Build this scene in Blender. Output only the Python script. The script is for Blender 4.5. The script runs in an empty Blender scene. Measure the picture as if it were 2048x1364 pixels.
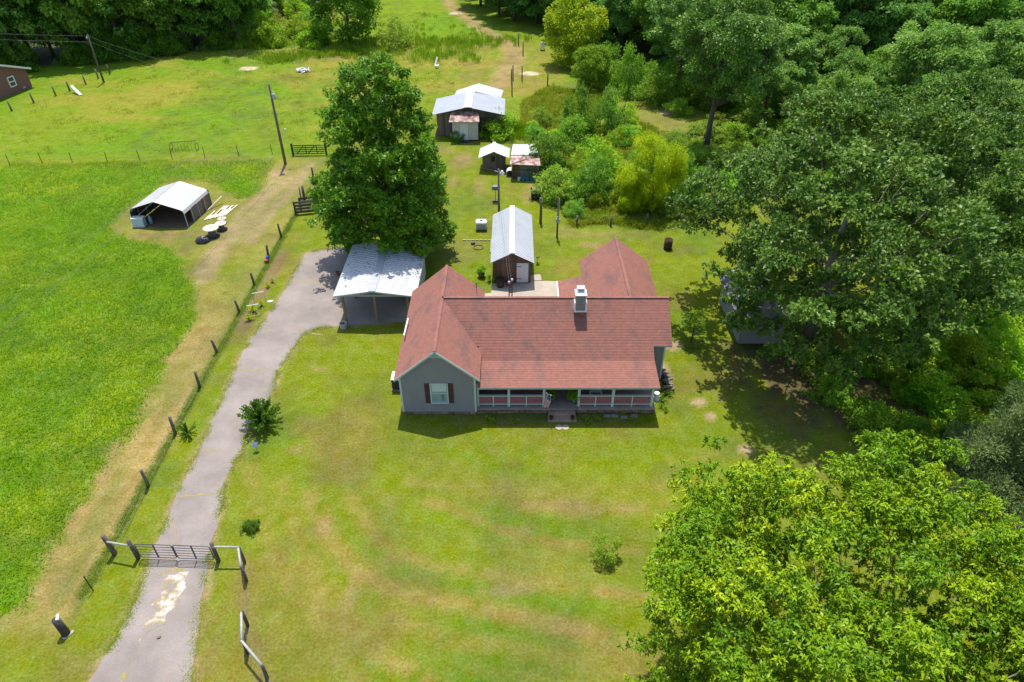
import bpy, bmesh, math, random
import numpy as np
from mathutils import Vector, Matrix
R = math.radians
sc = bpy.context.scene
col = sc.collection

# ------------------------------------------------------------------ camera, sky, sun, exposure
CAM_H = 30.0; PITCH = R(37.0); FPX = 1364.0
cam = bpy.data.cameras.new('camera'); cam.sensor_width = 36.0; cam.lens = 36.0 * FPX / 2048.0
cam.clip_start = 0.5; cam.clip_end = 6000
camo = bpy.data.objects.new('camera', cam); col.objects.link(camo)
camo.location = (0, 0, CAM_H); camo.rotation_euler = (R(90) - PITCH, 0, 0)
sc.camera = camo

SUN_EL = R(69.5); SUN_AZ = R(-5.0)          # azimuth measured from +Y (away from the camera) towards +X
world = bpy.data.worlds.new('World'); sc.world = world; world.use_nodes = True
wn = world.node_tree.nodes; wl = world.node_tree.links
sky = wn.new('ShaderNodeTexSky'); sky.sky_type = 'NISHITA'; sky.sun_disc = False
sky.sun_elevation = SUN_EL; sky.sun_rotation = SUN_AZ
sky.air_density = 1.0; sky.dust_density = 1.2; sky.ozone_density = 1.0
bgn = wn['Background']; bgn.inputs['Strength'].default_value = 0.15
wl.new(sky.outputs[0], bgn.inputs['Color'])
sun = bpy.data.lights.new('sun', 'SUN'); sun.energy = 3.8; sun.angle = R(0.53); sun.color = (1.0, 0.955, 0.88)
suno = bpy.data.objects.new('sun', sun); col.objects.link(suno)
sd = Vector((math.sin(SUN_AZ) * math.cos(SUN_EL), math.cos(SUN_AZ) * math.cos(SUN_EL), math.sin(SUN_EL)))
suno.rotation_euler = sd.to_track_quat('Z', 'Y').to_euler()
suno.location = (0, 60, 80)
vs = sc.view_settings; vs.view_transform = 'Standard'; vs.look = 'None'; vs.gamma = 1.0; vs.use_curve_mapping = False
vs.exposure = 0.70
sc.cycles.use_denoising = True
sc.cycles.max_bounces = 6; sc.cycles.diffuse_bounces = 3; sc.cycles.glossy_bounces = 2
sc.cycles.transmission_bounces = 4; sc.cycles.transparent_max_bounces = 4
sc.cycles.sample_clamp_indirect = 6.0

# ------------------------------------------------------------------ survey helpers: photo pixel -> place on the ground (or on a level / depth)
_c, _s = math.cos(PITCH), math.sin(PITCH)
def G(px, py, h=0.0):
    u = (px - 1024) / FPX; v = (py - 682) / FPX
    z = (CAM_H - h) / (_s + v * _c)
    return Vector((u * z, z * (_c - v * _s), h))
def AY(px, py, Y):
    u = (px - 1024) / FPX; v = (py - 682) / FPX
    z = Y / (_c - v * _s)
    return Vector((u * z, Y, CAM_H - z * (_s + v * _c)))
def depth(X, Y, Z=0): return Y * _c + (CAM_H - Z) * _s

# ------------------------------------------------------------------ numpy noise
def _hash(ix, iy, seed):
    h = (ix.astype(np.int64) * 374761393 + iy.astype(np.int64) * 668265263 + seed * 974634541) & 0x7fffffff
    h = ((h ^ (h >> 13)) * 1274126177) & 0x7fffffff
    h = h ^ (h >> 16)
    return (h & 0xffff) / 65535.0
def vnoise(x, y, seed=0):
    xi = np.floor(x); yi = np.floor(y); fx = x - xi; fy = y - yi
    fx = fx * fx * (3 - 2 * fx); fy = fy * fy * (3 - 2 * fy)
    a = _hash(xi, yi, seed); b = _hash(xi + 1, yi, seed); c = _hash(xi, yi + 1, seed); d = _hash(xi + 1, yi + 1, seed)
    return (a * (1 - fx) + b * fx) * (1 - fy) + (c * (1 - fx) + d * fx) * fy
def fbm(x, y, seed=0, o=4):
    t = 0; a = 0.5; n = 0
    for k in range(o):
        t = t + a * vnoise(x * 2 ** k, y * 2 ** k, seed + 17 * k); n += a; a *= 0.5
    return t / n
def sstep(a, b, x):
    t = np.clip((x - a) / (b - a), 0, 1); return t * t * (3 - 2 * t)
def dist_line(X, Y, pts, closed=False):
    d = np.full(X.shape, 1e9)
    n = len(pts)
    for i in range(n if closed else n - 1):
        ax, ay = pts[i][0], pts[i][1]; bx, by = pts[(i + 1) % n][0], pts[(i + 1) % n][1]
        dx, dy = bx - ax, by - ay; L = dx * dx + dy * dy + 1e-9
        t = np.clip(((X - ax) * dx + (Y - ay) * dy) / L, 0, 1)
        d = np.minimum(d, np.hypot(X - ax - t * dx, Y - ay - t * dy))
    return d
def in_poly(X, Y, pts):
    r = np.zeros(X.shape, bool); n = len(pts)
    for i in range(n):
        x1, y1 = pts[i][0], pts[i][1]; x2, y2 = pts[(i + 1) % n][0], pts[(i + 1) % n][1]
        c = ((y1 > Y) != (y2 > Y)) & (X < (x2 - x1) * (Y - y1) / (y2 - y1 + 1e-12) + x1)
        r ^= c
    return r
def sdf(X, Y, pts):
    d = dist_line(X, Y, pts, True); return np.where(in_poly(X, Y, pts), -d, d)

# ------------------------------------------------------------------ materials
def mat(name, c=(.5, .5, .5), rough=.7, c2=None, scale=3.0, bump=0.0, bscale=20.0, metal=0.0, spec=.3, stretch=(1, 1, 1),
        vary=0.0, detail=6.0, lo=.35, hi=.65, coord='Object'):
    m = bpy.data.materials.new(name); m.use_nodes = True
    n = m.node_tree.nodes; l = m.node_tree.links; b = n['Principled BSDF']
    b.inputs['Roughness'].default_value = rough; b.inputs['Metallic'].default_value = metal
    b.inputs['Specular IOR Level'].default_value = spec
    tc = n.new('ShaderNodeTexCoord'); mp = n.new('ShaderNodeMapping'); mp.inputs['Scale'].default_value = stretch
    if coord == 'World':
        g = n.new('ShaderNodeNewGeometry'); l.new(g.outputs['Position'], mp.inputs['Vector'])
    else:
        l.new(tc.outputs[coord], mp.inputs['Vector'])
    src = None
    if c2 is None: c2 = tuple(x * .8 for x in c)
    nz = n.new('ShaderNodeTexNoise'); nz.inputs['Scale'].default_value = scale; nz.inputs['Detail'].default_value = detail
    nz.inputs['Roughness'].default_value = .65
    l.new(mp.outputs[0], nz.inputs['Vector'])
    rp = n.new('ShaderNodeValToRGB'); rp.color_ramp.elements[0].position = lo; rp.color_ramp.elements[1].position = hi
    rp.color_ramp.elements[0].color = (*c2, 1); rp.color_ramp.elements[1].color = (*c, 1)
    l.new(nz.outputs['Fac'], rp.inputs['Fac']); src = rp.outputs['Color']
    if vary > 0:
        oi = n.new('ShaderNodeObjectInfo'); mr = n.new('ShaderNodeMapRange')
        mr.inputs['To Min'].default_value = 1 - vary; mr.inputs['To Max'].default_value = 1 + vary
        l.new(oi.outputs['Random'], mr.inputs['Value'])
        hs = n.new('ShaderNodeHueSaturation'); l.new(mr.outputs[0], hs.inputs['Value']); l.new(src, hs.inputs['Color']); src = hs.outputs[0]
    l.new(src, b.inputs['Base Color'])
    if bump > 0:
        n2 = n.new('ShaderNodeTexNoise'); n2.inputs['Scale'].default_value = bscale; n2.inputs['Detail'].default_value = 4
        l.new(mp.outputs[0], n2.inputs['Vector'])
        bp = n.new('ShaderNodeBump'); bp.inputs['Strength'].default_value = bump; bp.inputs['Distance'].default_value = .03
        l.new(n2.outputs['Fac'], bp.inputs['Height']); l.new(bp.outputs[0], b.inputs['Normal'])
    return m

def leafmat(name, stops, gloss=.35, rough=.42, transl=.35, tint=True):
    """leaf colours picked leaf by leaf from the 'rnd' attribute; each tree's own tint comes from its object colour"""
    m = bpy.data.materials.new(name); m.use_nodes = True
    n = m.node_tree.nodes; l = m.node_tree.links; b = n['Principled BSDF']; out = n['Material Output']
    at = n.new('ShaderNodeAttribute'); at.attribute_name = 'rnd'
    rp = n.new('ShaderNodeValToRGB'); e = rp.color_ramp.elements
    e[0].position = stops[0][0]; e[0].color = (*stops[0][1], 1); e[1].position = stops[-1][0]; e[1].color = (*stops[-1][1], 1)
    for p, cc in stops[1:-1]: k = e.new(p); k.color = (*cc, 1)
    l.new(at.outputs['Fac'], rp.inputs['Fac']); src = rp.outputs[0]
    if tint:
        oi = n.new('ShaderNodeObjectInfo'); mx = n.new('ShaderNodeMix'); mx.data_type = 'RGBA'; mx.blend_type = 'MULTIPLY'
        mx.inputs[0].default_value = 1.0; l.new(src, mx.inputs[6]); l.new(oi.outputs['Color'], mx.inputs[7]); src = mx.outputs[2]
    l.new(src, b.inputs['Base Color']); b.inputs['Roughness'].default_value = rough; b.inputs['Specular IOR Level'].default_value = gloss
    tr = n.new('ShaderNodeBsdfTranslucent'); l.new(src, tr.inputs['Color'])
    ms = n.new('ShaderNodeMixShader'); ms.inputs[0].default_value = transl
    l.new(b.outputs[0], ms.inputs[1]); l.new(tr.outputs[0], ms.inputs[2]); l.new(ms.outputs[0], out.inputs['Surface'])
    return m

# ------------------------------------------------------------------ mesh builder and object helpers
class MB:
    def __init__(s): s.v = []; s.f = []; s.mi = []; s.cur = 0
    def face(s, pts):
        k = len(s.v); s.v += [tuple(p) for p in pts]; s.f.append(tuple(range(k, k + len(pts)))); s.mi.append(s.cur)
        return s
    def hexa(s, p):        # 8 corners: bottom loop 0-3 counter-clockwise, top loop 4-7
        k = len(s.v); s.v += [tuple(q) for q in p]
        for a in ((3, 2, 1, 0), (4, 5, 6, 7), (0, 1, 5, 4), (1, 2, 6, 5), (2, 3, 7, 6), (3, 0, 4, 7)):
            s.f.append(tuple(k + i for i in a)); s.mi.append(s.cur)
        return s
    def box(s, x0, x1, y0, y1, z0, z1):
        return s.hexa([(x0, y0, z0), (x1, y0, z0), (x1, y1, z0), (x0, y1, z0), (x0, y0, z1), (x1, y0, z1), (x1, y1, z1), (x0, y1, z1)])
    def obox(s, c, size, rz=0, rx=0, ry=0):
        M = Matrix.Translation(c) @ Matrix.Rotation(rz, 4, 'Z') @ Matrix.Rotation(ry, 4, 'Y') @ Matrix.Rotation(rx, 4, 'X')
        a, b, d = size[0] / 2, size[1] / 2, size[2] / 2
        return s.hexa([M @ Vector(p) for p in ((-a, -b, -d), (a, -b, -d), (a, b, -d), (-a, b, -d), (-a, -b, d), (a, -b, d), (a, b, d), (-a, b, d))])
    def bar(s, p, q, w, h, up=(0, 0, 1)):
        p = Vector(p); q = Vector(q); d = (q - p).normalized(); u = Vector(up)
        if abs(d.dot(u)) > .98: u = Vector((0, 1, 0))
        a = d.cross(u).normalized() * w / 2; b = a.cross(d).normalized() * h / 2
        return s.hexa([p - a - b, p + a - b, q + a - b, q - a - b, p - a + b, p + a + b, q + a + b, q - a + b])
    def tube(s, pts, rad, n=8, cap=True):
        pts = [Vector(p) for p in pts]
        if not hasattr(rad, '__len__'): rad = [rad] * len(pts)
        k = len(s.v); ref = None
        for i, p in enumerate(pts):
            d = (pts[min(i + 1, len(pts) - 1)] - pts[max(i - 1, 0)]).normalized()
            if ref is None: ref = Vector((1, 0, 0)) if abs(d.x) < .8 else Vector((0, 1, 0))
            a = d.cross(ref).normalized(); b = d.cross(a).normalized(); ref = b.cross(d) if False else ref
            for j in range(n):
                t = 2 * math.pi * j / n; s.v.append(tuple(p + (a * math.cos(t) + b * math.sin(t)) * rad[i]))
        for i in range(len(pts) - 1):
            for j in range(n):
                s.f.append((k + i * n + j, k + (i + 1) * n + j, k + (i + 1) * n + (j + 1) % n, k + i * n + (j + 1) % n)); s.mi.append(s.cur)
        if cap:
            s.f.append(tuple(k + j for j in range(n))); s.mi.append(s.cur)
            e = k + (len(pts) - 1) * n; s.f.append(tuple(e + j for j in reversed(range(n)))); s.mi.append(s.cur)
        return s
    def lathe(s, c, prof, n=16, cap=True):
        k = len(s.v)
        for r, z in prof:
            for j in range(n):
                t = 2 * math.pi * j / n; s.v.append((c[0] + r * math.cos(t), c[1] + r * math.sin(t), c[2] + z))
        for i in range(len(prof) - 1):
            for j in range(n):
                s.f.append((k + i * n + j, k + i * n + (j + 1) % n, k + (i + 1) * n + (j + 1) % n, k + (i + 1) * n + j)); s.mi.append(s.cur)
        if cap:
            s.f.append(tuple(k + j for j in reversed(range(n)))); s.mi.append(s.cur)
            e = k + (len(prof) - 1) * n; s.f.append(tuple(e + j for j in range(n))); s.mi.append(s.cur)
        return s
    def mesh(s, name, m, off=None):
        me = bpy.data.meshes.new(name)
        v = s.v if off is None else [(a[0] - off[0], a[1] - off[1], a[2] - off[2]) for a in s.v]
        me.from_pydata(v, [], s.f)
        for mm in (m if isinstance(m, (list, tuple)) else [m]): me.materials.append(mm)
        if any(s.mi): me.polygons.foreach_set('material_index', s.mi)
        me.update(); return me
    def build(s, name, m, parent=None, smooth=False, local=False):
        off = None
        if parent is not None and not local: off = ROOT.get(parent.name)
        me = s.mesh(name, m, off)
        if smooth:
            me.polygons.foreach_set('use_smooth', [True] * len(me.polygons))
        o = bpy.data.objects.new(name, me); col.objects.link(o)
        if parent is not None:
            o.parent = parent; ROOT[o.name] = ROOT.get(parent.name, Vector((0, 0, 0)))
        return o
ROOT = {}
def thing(name, label, cat, loc=(0, 0, 0), rz=0, group=None):
    o = bpy.data.objects.new(name, None); col.objects.link(o); o.empty_display_size = .3
    o.location = loc; o.rotation_euler = (0, 0, rz); ROOT[o.name] = Vector(loc)
    tag(o, label, cat, group); return o
def tag(o, label=None, cat=None, group=None, kind=None):
    if label: o['label'] = label
    if cat: o['category'] = cat
    if group: o['group'] = group
    if kind: o['kind'] = kind
    return o
_unit = {}
def piece(name, parent, m, c, size, rz=0, rx=0, ry=0):
    """one board / stone / slat: its own object, unit box mesh shared per material and name"""
    key = (name, m.name)
    if key not in _unit: _unit[key] = MB().box(-.5, .5, -.5, .5, -.5, .5).mesh(name, m)
    o = bpy.data.objects.new(name, _unit[key]); col.objects.link(o); o.parent = parent
    o.location = Vector(c) - ROOT.get(parent.name, Vector()); o.scale = size; o.rotation_euler = (rx, ry, rz)
    ROOT[o.name] = ROOT.get(parent.name, Vector())
    return o
def copy_tree(o, loc, rz=None, label=None, parent=None, scale=None):
    c = o.copy(); col.objects.link(c); c.parent = parent
    if parent is None:
        c.location = loc; ROOT[c.name] = Vector(loc)
        if rz is not None: c.rotation_euler = (0, 0, rz)
        if scale: c.scale = (scale, scale, scale)
        if label: c['label'] = label
    for ch in o.children: copy_tree(ch, None, parent=c)
    return c
rng = random.Random(7)

def shingle_mat():
    m = mat('red_shingle', (.275, .116, .086), .92, (.215, .092, .071), 3.2, .3, 40, lo=.3, hi=.7)
    n = m.node_tree.nodes; l = m.node_tree.links; b = n['Principled BSDF']; src = b.inputs['Base Color'].links[0].from_socket
    tc = n.new('ShaderNodeTexCoord')
    def noise(sc_, st, det):
        mp = n.new('ShaderNodeMapping'); mp.inputs['Scale'].default_value = st; l.new(tc.outputs['Object'], mp.inputs[0])
        z = n.new('ShaderNodeTexNoise'); z.inputs['Scale'].default_value = sc_; z.inputs['Detail'].default_value = det; l.new(mp.outputs[0], z.inputs['Vector']); return z.outputs['Fac']
    def mr(x, a, b_, c, d):
        r = n.new('ShaderNodeMapRange'); l.new(x, r.inputs[0])
        for i, v in enumerate((a, b_, c, d)): r.inputs[i + 1].default_value = v
        return r.outputs[0]
    hs = n.new('ShaderNodeHueSaturation'); l.new(src, hs.inputs['Color'])
    tabs = mr(noise(1.0, (5.5, 5.5, 9), 1), .35, .65, .92, 1.06); stain = mr(noise(1.0, (1.0, .55, .55), 4), .52, .74, 1.0, .66)
    mu = n.new('ShaderNodeMath'); mu.operation = 'MULTIPLY'; l.new(tabs, mu.inputs[0]); l.new(stain, mu.inputs[1]); l.new(mu.outputs[0], hs.inputs['Value'])
    l.new(mr(noise(1.0, (1.0, .55, .55), 4), .5, .76, 1.0, .82), hs.inputs['Saturation']); l.new(hs.outputs[0], b.inputs['Base Color']); return m
# ------------------------------------------------------------------ palette
M_shingle = shingle_mat()
M_siding = mat('grey_siding', (.245, .238, .245), .6, (.215, .208, .215), 1.3, lo=.3, hi=.7)
M_trim = mat('pale_trim', (.52, .60, .58), .55, (.45, .53, .52), 2.0)
M_soffit = mat('grey_trim', (.36, .37, .35), .6, (.30, .31, .3), 3.0)
M_maroon = mat('maroon_paint', (.085, .022, .022), .7, (.06, .018, .018), 2.0)
M_lattice = mat('red_lattice', (.50, .19, .21), .7, (.42, .15, .17), 4.0)
M_shutter = mat('brown_shutter', (.11, .045, .04), .6, (.09, .037, .033), 3.0)
M_stone = mat('foundation_stone', (.27, .19, .14), .9, (.13, .095, .07), 5.0, .5, 12, vary=.35)
M_conc = mat('concrete', (.42, .35, .28), .9, (.33, .275, .22), .8, .2, 18)
M_stepconc = mat('porch_step_concrete', (.38, .27, .205), .9, (.28, .195, .15), 2.5, .2, 18)
M_concgrey = mat('grey_concrete', (.27, .25, .24), .9, (.2, .185, .175), 2.5, .2, 18)
M_drive = None
M_metal = mat('white_metal_roof', (.52, .52, .51), .45, (.46, .46, .46), .6, metal=0.0, spec=.4)
M_shedroof = mat('blue_white_roof', (.47, .49, .50), .42, (.42, .44, .455), .6, spec=.4)
M_galv = mat('galvanised_roof', (.41, .43, .45), .4, (.35, .37, .395), .5, spec=.5, stretch=(1, 3, 1))
M_rust = mat('rusty_tin', (.46, .36, .33), .7, (.20, .075, .045), 1.6, .2, 10, lo=.42, hi=.58)
M_board = mat('weathered_board', (.205, .165, .135), .9, (.11, .085, .07), 2.0, .4, 14, stretch=(6, 6, .6), vary=.3)
M_boardbrown = mat('brown_board', (.20, .125, .085), .9, (.10, .06, .042), 2.0, .4, 14, stretch=(6, 6, .6), vary=.35)
M_boarddark = mat('dark_board', (.075, .065, .06), .9, (.045, .04, .037), 2.5, .3, 14, vary=.3)
M_post = mat('weathered_post', (.20, .165, .125), .9, (.105, .085, .065), 3.5, .5, 16, stretch=(4, 4, .7), vary=.2)
M_postdark = mat('dark_post', (.15, .125, .098), .9, (.075, .06, .047), 3.5, .5, 16, stretch=(4, 4, .7), vary=.2)
M_polewood = mat('pole_wood', (.19, .155, .12), .85, (.12, .095, .075), 3.0, .3, 14, stretch=(3, 3, .3))
M_treated = mat('treated_post', (.30, .21, .095), .8, (.20, .135, .06), 3.0, stretch=(4, 4, .5))
M_palewood = mat('pale_plank', (.68, .60, .48), .8, (.52, .44, .33), 3.0, vary=.15)
M_railpale = mat('pale_rail', (.40, .40, .34), .8, (.28, .28, .235), 4.0)
M_white = mat('white_paint', (.78, .78, .77), .5, (.70, .70, .69), 2.0)
M_whitedoor = mat('white_door', (.70, .68, .72), .6, (.63, .61, .65), 3.0)
M_lapwhite = mat('cream_siding', (.60, .55, .50), .7, (.5, .45, .40), 2.0)
M_black = mat('black_metal', (.018, .018, .02), .5, (.03, .03, .032), 4.0)
M_steel = mat('dark_steel', (.06, .065, .085), .45, (.04, .043, .055), 4.0, spec=.5)
M_rustmetal = mat('brown_rust', (.10, .05, .032), .85, (.05, .03, .022), 6.0, .3, 20)
M_glass = mat('window_glass', (.30, .40, .40), .12, (.22, .31, .31), 1.2, spec=.6)
M_darkglass = mat('dark_glass', (.05, .06, .065), .1, (.04, .045, .05), 1.2, spec=.6)
M_curtain = mat('pale_blind', (.55, .62, .6), .7, (.48, .55, .53), 1.5)
M_terra = mat('terracotta', (.34, .11, .06), .8, (.26, .085, .05), 5.0)
M_blue = mat('blue_glaze', (.035, .12, .20), .3, (.025, .09, .15), 4.0, spec=.5)
M_teal = mat('teal_plastic', (.03, .32, .36), .5, (.02, .26, .30), 4.0)
M_red = mat('red_paint', (.45, .03, .03), .5, (.36, .025, .025), 4.0)
M_bluetoy = mat('blue_plastic', (.03, .10, .45), .4, (.025, .08, .36), 4.0)
M_yellow = mat('yellow_paint', (.55, .42, .10), .6, (.45, .33, .08), 4.0)
M_brick = None
M_bark = mat('bark', (.16, .125, .095), .95, (.075, .06, .045), 4.0, .7, 10, stretch=(3, 3, .6))
M_barkpale = mat('pale_bark', (.30, .26, .22), .95, (.16, .135, .11), 4.0, .6, 10, stretch=(3, 3, .6))
M_bin = mat('galvanised_tin', (.45, .47, .46), .5, (.33, .35, .34), 4.0, spec=.5)
M_plastic = mat('tank_plastic', (.72, .72, .68), .45, (.62, .61, .56), 2.0)
M_bag = mat('black_bag', (.022, .023, .028), .28, (.03, .03, .035), 3.0, .6, 6, spec=.5)
M_soil = mat('soil', (.17, .115, .075), .95, (.11, .075, .05), 3.0, .5, 10)
M_tarp = mat('grey_tin', (.20, .22, .25), .5, (.14, .155, .18), 2.0)
M_log = mat('log_end', (.30, .24, .19), .9, (.13, .10, .08), 6.0, .4, 12, vary=.35)
M_wire = mat('wire', (.12, .12, .12), .5, (.18, .18, .18), 2.0)
M_flagred = mat('flag_red', (.50, .02, .04), .7, (.40, .028, .045), 5.0)
M_flagblue = mat('flag_blue', (.02, .035, .16), .7, (.018, .03, .14), 5.0)
M_flagwhite = mat('flag_white', (.75, .73, .72), .7, (.7, .68, .67), 5.0)

def brick_mat(name, c, c2, mortar, sx, sy):
    m = bpy.data.materials.new(name); m.use_nodes = True; n = m.node_tree.nodes; l = m.node_tree.links; b = n['Principled BSDF']
    tc = n.new('ShaderNodeTexCoord'); sp = n.new('ShaderNodeSeparateXYZ'); cb = n.new('ShaderNodeCombineXYZ'); ad = n.new('ShaderNodeMath')
    l.new(tc.outputs['Object'], sp.inputs[0]); l.new(sp.outputs[0], ad.inputs[0]); l.new(sp.outputs[1], ad.inputs[1])
    l.new(ad.outputs[0], cb.inputs[0]); l.new(sp.outputs[2], cb.inputs[1])
    t = n.new('ShaderNodeTexBrick'); t.inputs['Scale'].default_value = 1.0
    t.inputs['Brick Width'].default_value = sx; t.inputs['Row Height'].default_value = sy; t.inputs['Mortar Size'].default_value = .012
    t.inputs['Color1'].default_value = (*c, 1); t.inputs['Color2'].default_value = (*c2, 1); t.inputs['Mortar'].default_value = (*mortar, 1)
    l.new(cb.outputs[0], t.inputs['Vector']); l.new(t.outputs['Color'], b.inputs['Base Color']); b.inputs['Roughness'].default_value = .85
    return m
M_brick = brick_mat('red_brick', (.24, .065, .05), (.19, .05, .04), (.22, .17, .14), .22, .075)

# ------------------------------------------------------------------ ground sheet
PX = lambda *pts: [tuple(G(x, y)[:2]) for x, y in pts]
drive_px = [(132, 1440), (180, 1364), (225, 1290), (262, 1225), (285, 1160), (312, 1090), (335, 1040), (358, 985), (385, 925), (415, 865), (440, 810),
            (462, 760), (480, 715), (505, 675), (530, 640), (550, 612), (570, 580), (592, 540), (612, 507), (640, 499), (690, 495), (800, 505), (838, 560),
            (838, 600), (815, 643), (750, 646), (690, 652), (640, 655), (608, 668), (580, 705), (556, 738), (548, 775), (520, 820), (492, 868), (484, 905),
            (460, 935), (447, 965), (445, 1000), (437, 1035), (420, 1085), (415, 1130), (408, 1180), (395, 1260), (380, 1364), (366, 1440)]
drive = PX(*drive_px)
drive = [(-19.8, 3.0)] + drive + [(-14.6, 3.0)]
lush_px = [(-900, 332), (0, 328), (300, 322), (535, 318), (545, 330), (530, 352), (524, 385), (500, 398), (470, 398), (440, 372), (400, 360), (330, 368), (262, 420), (222, 452),
           (250, 478), (300, 482), (345, 492), (378, 540), (400, 600), (398, 628), (372, 672), (330, 740), (290, 812), (245, 888), (195, 965),
           (150, 1045), (102, 1115), (66, 1180), (58, 1215), (-60, 1240), (-700, 1230)]
lush = PX(*lush_px)
def axis(parts):
    out = []
    for a, b, st in parts: out += list(np.arange(a, b, st))
    out.append(parts[-1][1]); return np.array(out)
gx = axis([(-2500, -500, 200), (-500, -120, 20), (-120, -60, 1.5), (-60, -40, .6), (-40, 26, .33), (26, 45, .6), (45, 120, 1.5), (120, 500, 20), (500, 2500, 200)])
gy = axis([(-300, 0, 20), (0, 10, 1), (10, 62, .33), (62, 130, .5), (130, 175, .9), (175, 400, 15), (400, 3500, 150)])
GX, GY = np.meshgrid(gx, gy); X = GX.ravel(); Y = GY.ravel()
def blob(px, py, rx, ry, seed, soft=.5, amp=.5):
    p = G(px, py); d = np.hypot((X - p.x) / rx, (Y - p.y) / ry) + (fbm(X * .9 + seed, Y * .9, seed) - .5) * 2 * amp
    return 1 - sstep(1 - soft, 1.0, d)
def lerp(c, c2, m):
    return c * (1 - m[:, None]) + np.array(c2)[None, :] * m[:, None]
n1 = fbm(X * .12, Y * .12, 1); n2 = fbm(X * .45, Y * .45, 2); n3 = fbm(X * 1.6, Y * 1.6, 3, 3); n4 = fbm(X * .06, Y * .06, 9, 3)
C = np.tile(np.array((.165, .205, .010)), (len(X), 1))                       # mown lawn
C = lerp(C, (.110, .190, .008), sstep(.42, .72, n1 * .6 + n2 * .4))
C = lerp(C, (.225, .205, .024), sstep(.50, .72, n2 * .5 + fbm(X * .2 + 40, Y * .2, 5) * .5))
# mower rounds about the house: bands at constant distance from the house front
ring = np.hypot((X - 3.5) * .86, Y - 37.5) - 4 + (fbm(X * .13, Y * .13, 21) - .5) * 4.5
ang = np.arctan2(Y - 37, X - 1.5)
band = vnoise(ring * .85 + 3, ang * 1.3 + 7, 31) * .55 + vnoise(ring * 1.9, ang * 2.5, 32) * .45
front = sstep(36, 30, Y)
lawnzone = front * (X > -17) * (.35 + .65 * sstep(.35, .6, n1))
C = lerp(C, (.265, .20, .06), sstep(.50, .74, band) * .38 * lawnzone * sstep(1.0, 4.0, ring))
C = lerp(C, (.115, .205, .007), sstep(.55, .8, vnoise(ring * .7 + 30, ang * 1.1, 37)) * .5 * lawnzone)
for (px, py, rx, ry, a) in [(650, 1050, .5, 1.2, .8), (870, 1010, 1.5, .35, .6), (1000, 1180, 3.0, .5, .6), (1150, 1265, 2.8, .5, .7), (700, 1200, .6, 2.0, .5), (1120, 1010, 2.5, .6, .6), (600, 900, 1.0, .5, .5),
                            (1250, 1015, 1.8, .5, .6), (790, 1120, 1.6, .5, .5), (1020, 1060, 1.6, .35, .5), (1210, 1180, 1.5, .5, .5), (640, 740, 1.2, .4, .4), (430, 1290, .5, 2.5, .3)]:
    C = lerp(C, (.30, .20, .09), blob(px, py, rx, ry, int(px), .9, .6) * a)
for pl, w, a in (([(500, 930), (515, 1030), (560, 1130), (640, 1260), (720, 1364)], .5, .45), ([(560, 960), (590, 1060), (650, 1170), (760, 1290), (860, 1380)], .45, .5), ([(620, 990), (652, 1062), (705, 1132), (810, 1190), (950, 1212), (1100, 1242), (1310, 1305)], .55, .75),
                 ([(700, 1000), (760, 1080), (860, 1130), (1010, 1155), (1180, 1180), (1300, 1200)], .45, .6), ([(860, 1000), (920, 1022), (1010, 1066), (1120, 1090), (1280, 1100)], .35, .6), ([(600, 1130), (660, 1230), (740, 1310), (880, 1370)], .4, .55), ([(780, 1230), (900, 1280), (1060, 1300), (1260, 1345)], .5, .5),
                 ([(1040, 1010), (1150, 1020), (1330, 1012)], .5, .55), ([(820, 960), (960, 985), (1150, 990), (1400, 965)], .45, .4), ([(640, 880), (700, 950), (790, 1010)], .4, .35), ([(1000, 1230), (1140, 1268), (1290, 1340)], .4, .5)):
    dl = dist_line(X, Y, PX(*pl)); C = lerp(C, (.31, .215, .06), (1 - sstep(.0, w * 1.7, dl + (n3 - .5) * .6 + (n2 - .5) * .4)) * a * sstep(.25, .5, n2 * .5 + n3 * .5))
# beyond: rough pasture
far = sstep(72, 77, Y + (n2 - .5) * 3) * np.where(X < -20, 1, sstep(80, 92, Y))
C = lerp(C, (.160, .225, .010), far)
C = lerp(C, (.235, .230, .026), far * sstep(.46, .70, fbm(X * .1 + 9, Y * .16, 41)))
C = lerp(C, (.125, .225, .007), far * sstep(.5, .7, fbm(X * .07 + 3, Y * .1 + 8, 43)))
# dry grass around the barn track and the bright slope above it
C = lerp(C, (.29, .215, .05), np.clip(blob(1010, 130, 16, 24, 3, .7, .35) * .75, 0, 1) * sstep(.38, .66, n2 * .5 + n3 * .5 + .04))
C = lerp(C, (.27, .215, .075), blob(640, 108, 22, 6, 4, .8, .5) * .6)
C = lerp(C, (.165, .245, .006), sstep(122, 138, Y + (n1 - .5) * 14) * sstep(-34, -26, X) * sstep(12, 0, X - (Y - 130) * .0))
C = lerp(C, (.125, .245, .006), blob(905, 55, 12, 16, 6, .6, .3) * .8)
track = PX((880, -20), (905, 15), (945, 45), (990, 72), (1022, 92), (1030, 118), (1005, 160), (985, 182))
dtr = dist_line(X, Y, track)
C = lerp(C, (.33, .235, .095), (1 - sstep(.6, 2.4, dtr + (n2 - .5) * 2)) * .85)
for (px, py, rx, ry) in [(1057, 147, 1.7, 1.1), (912, 27, 1.6, 1.4), (497, 137, 1.5, 1.2)]:
    C = lerp(C, (.62, .50, .33), blob(px, py, rx, ry, int(px), .25, .25))
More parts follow.
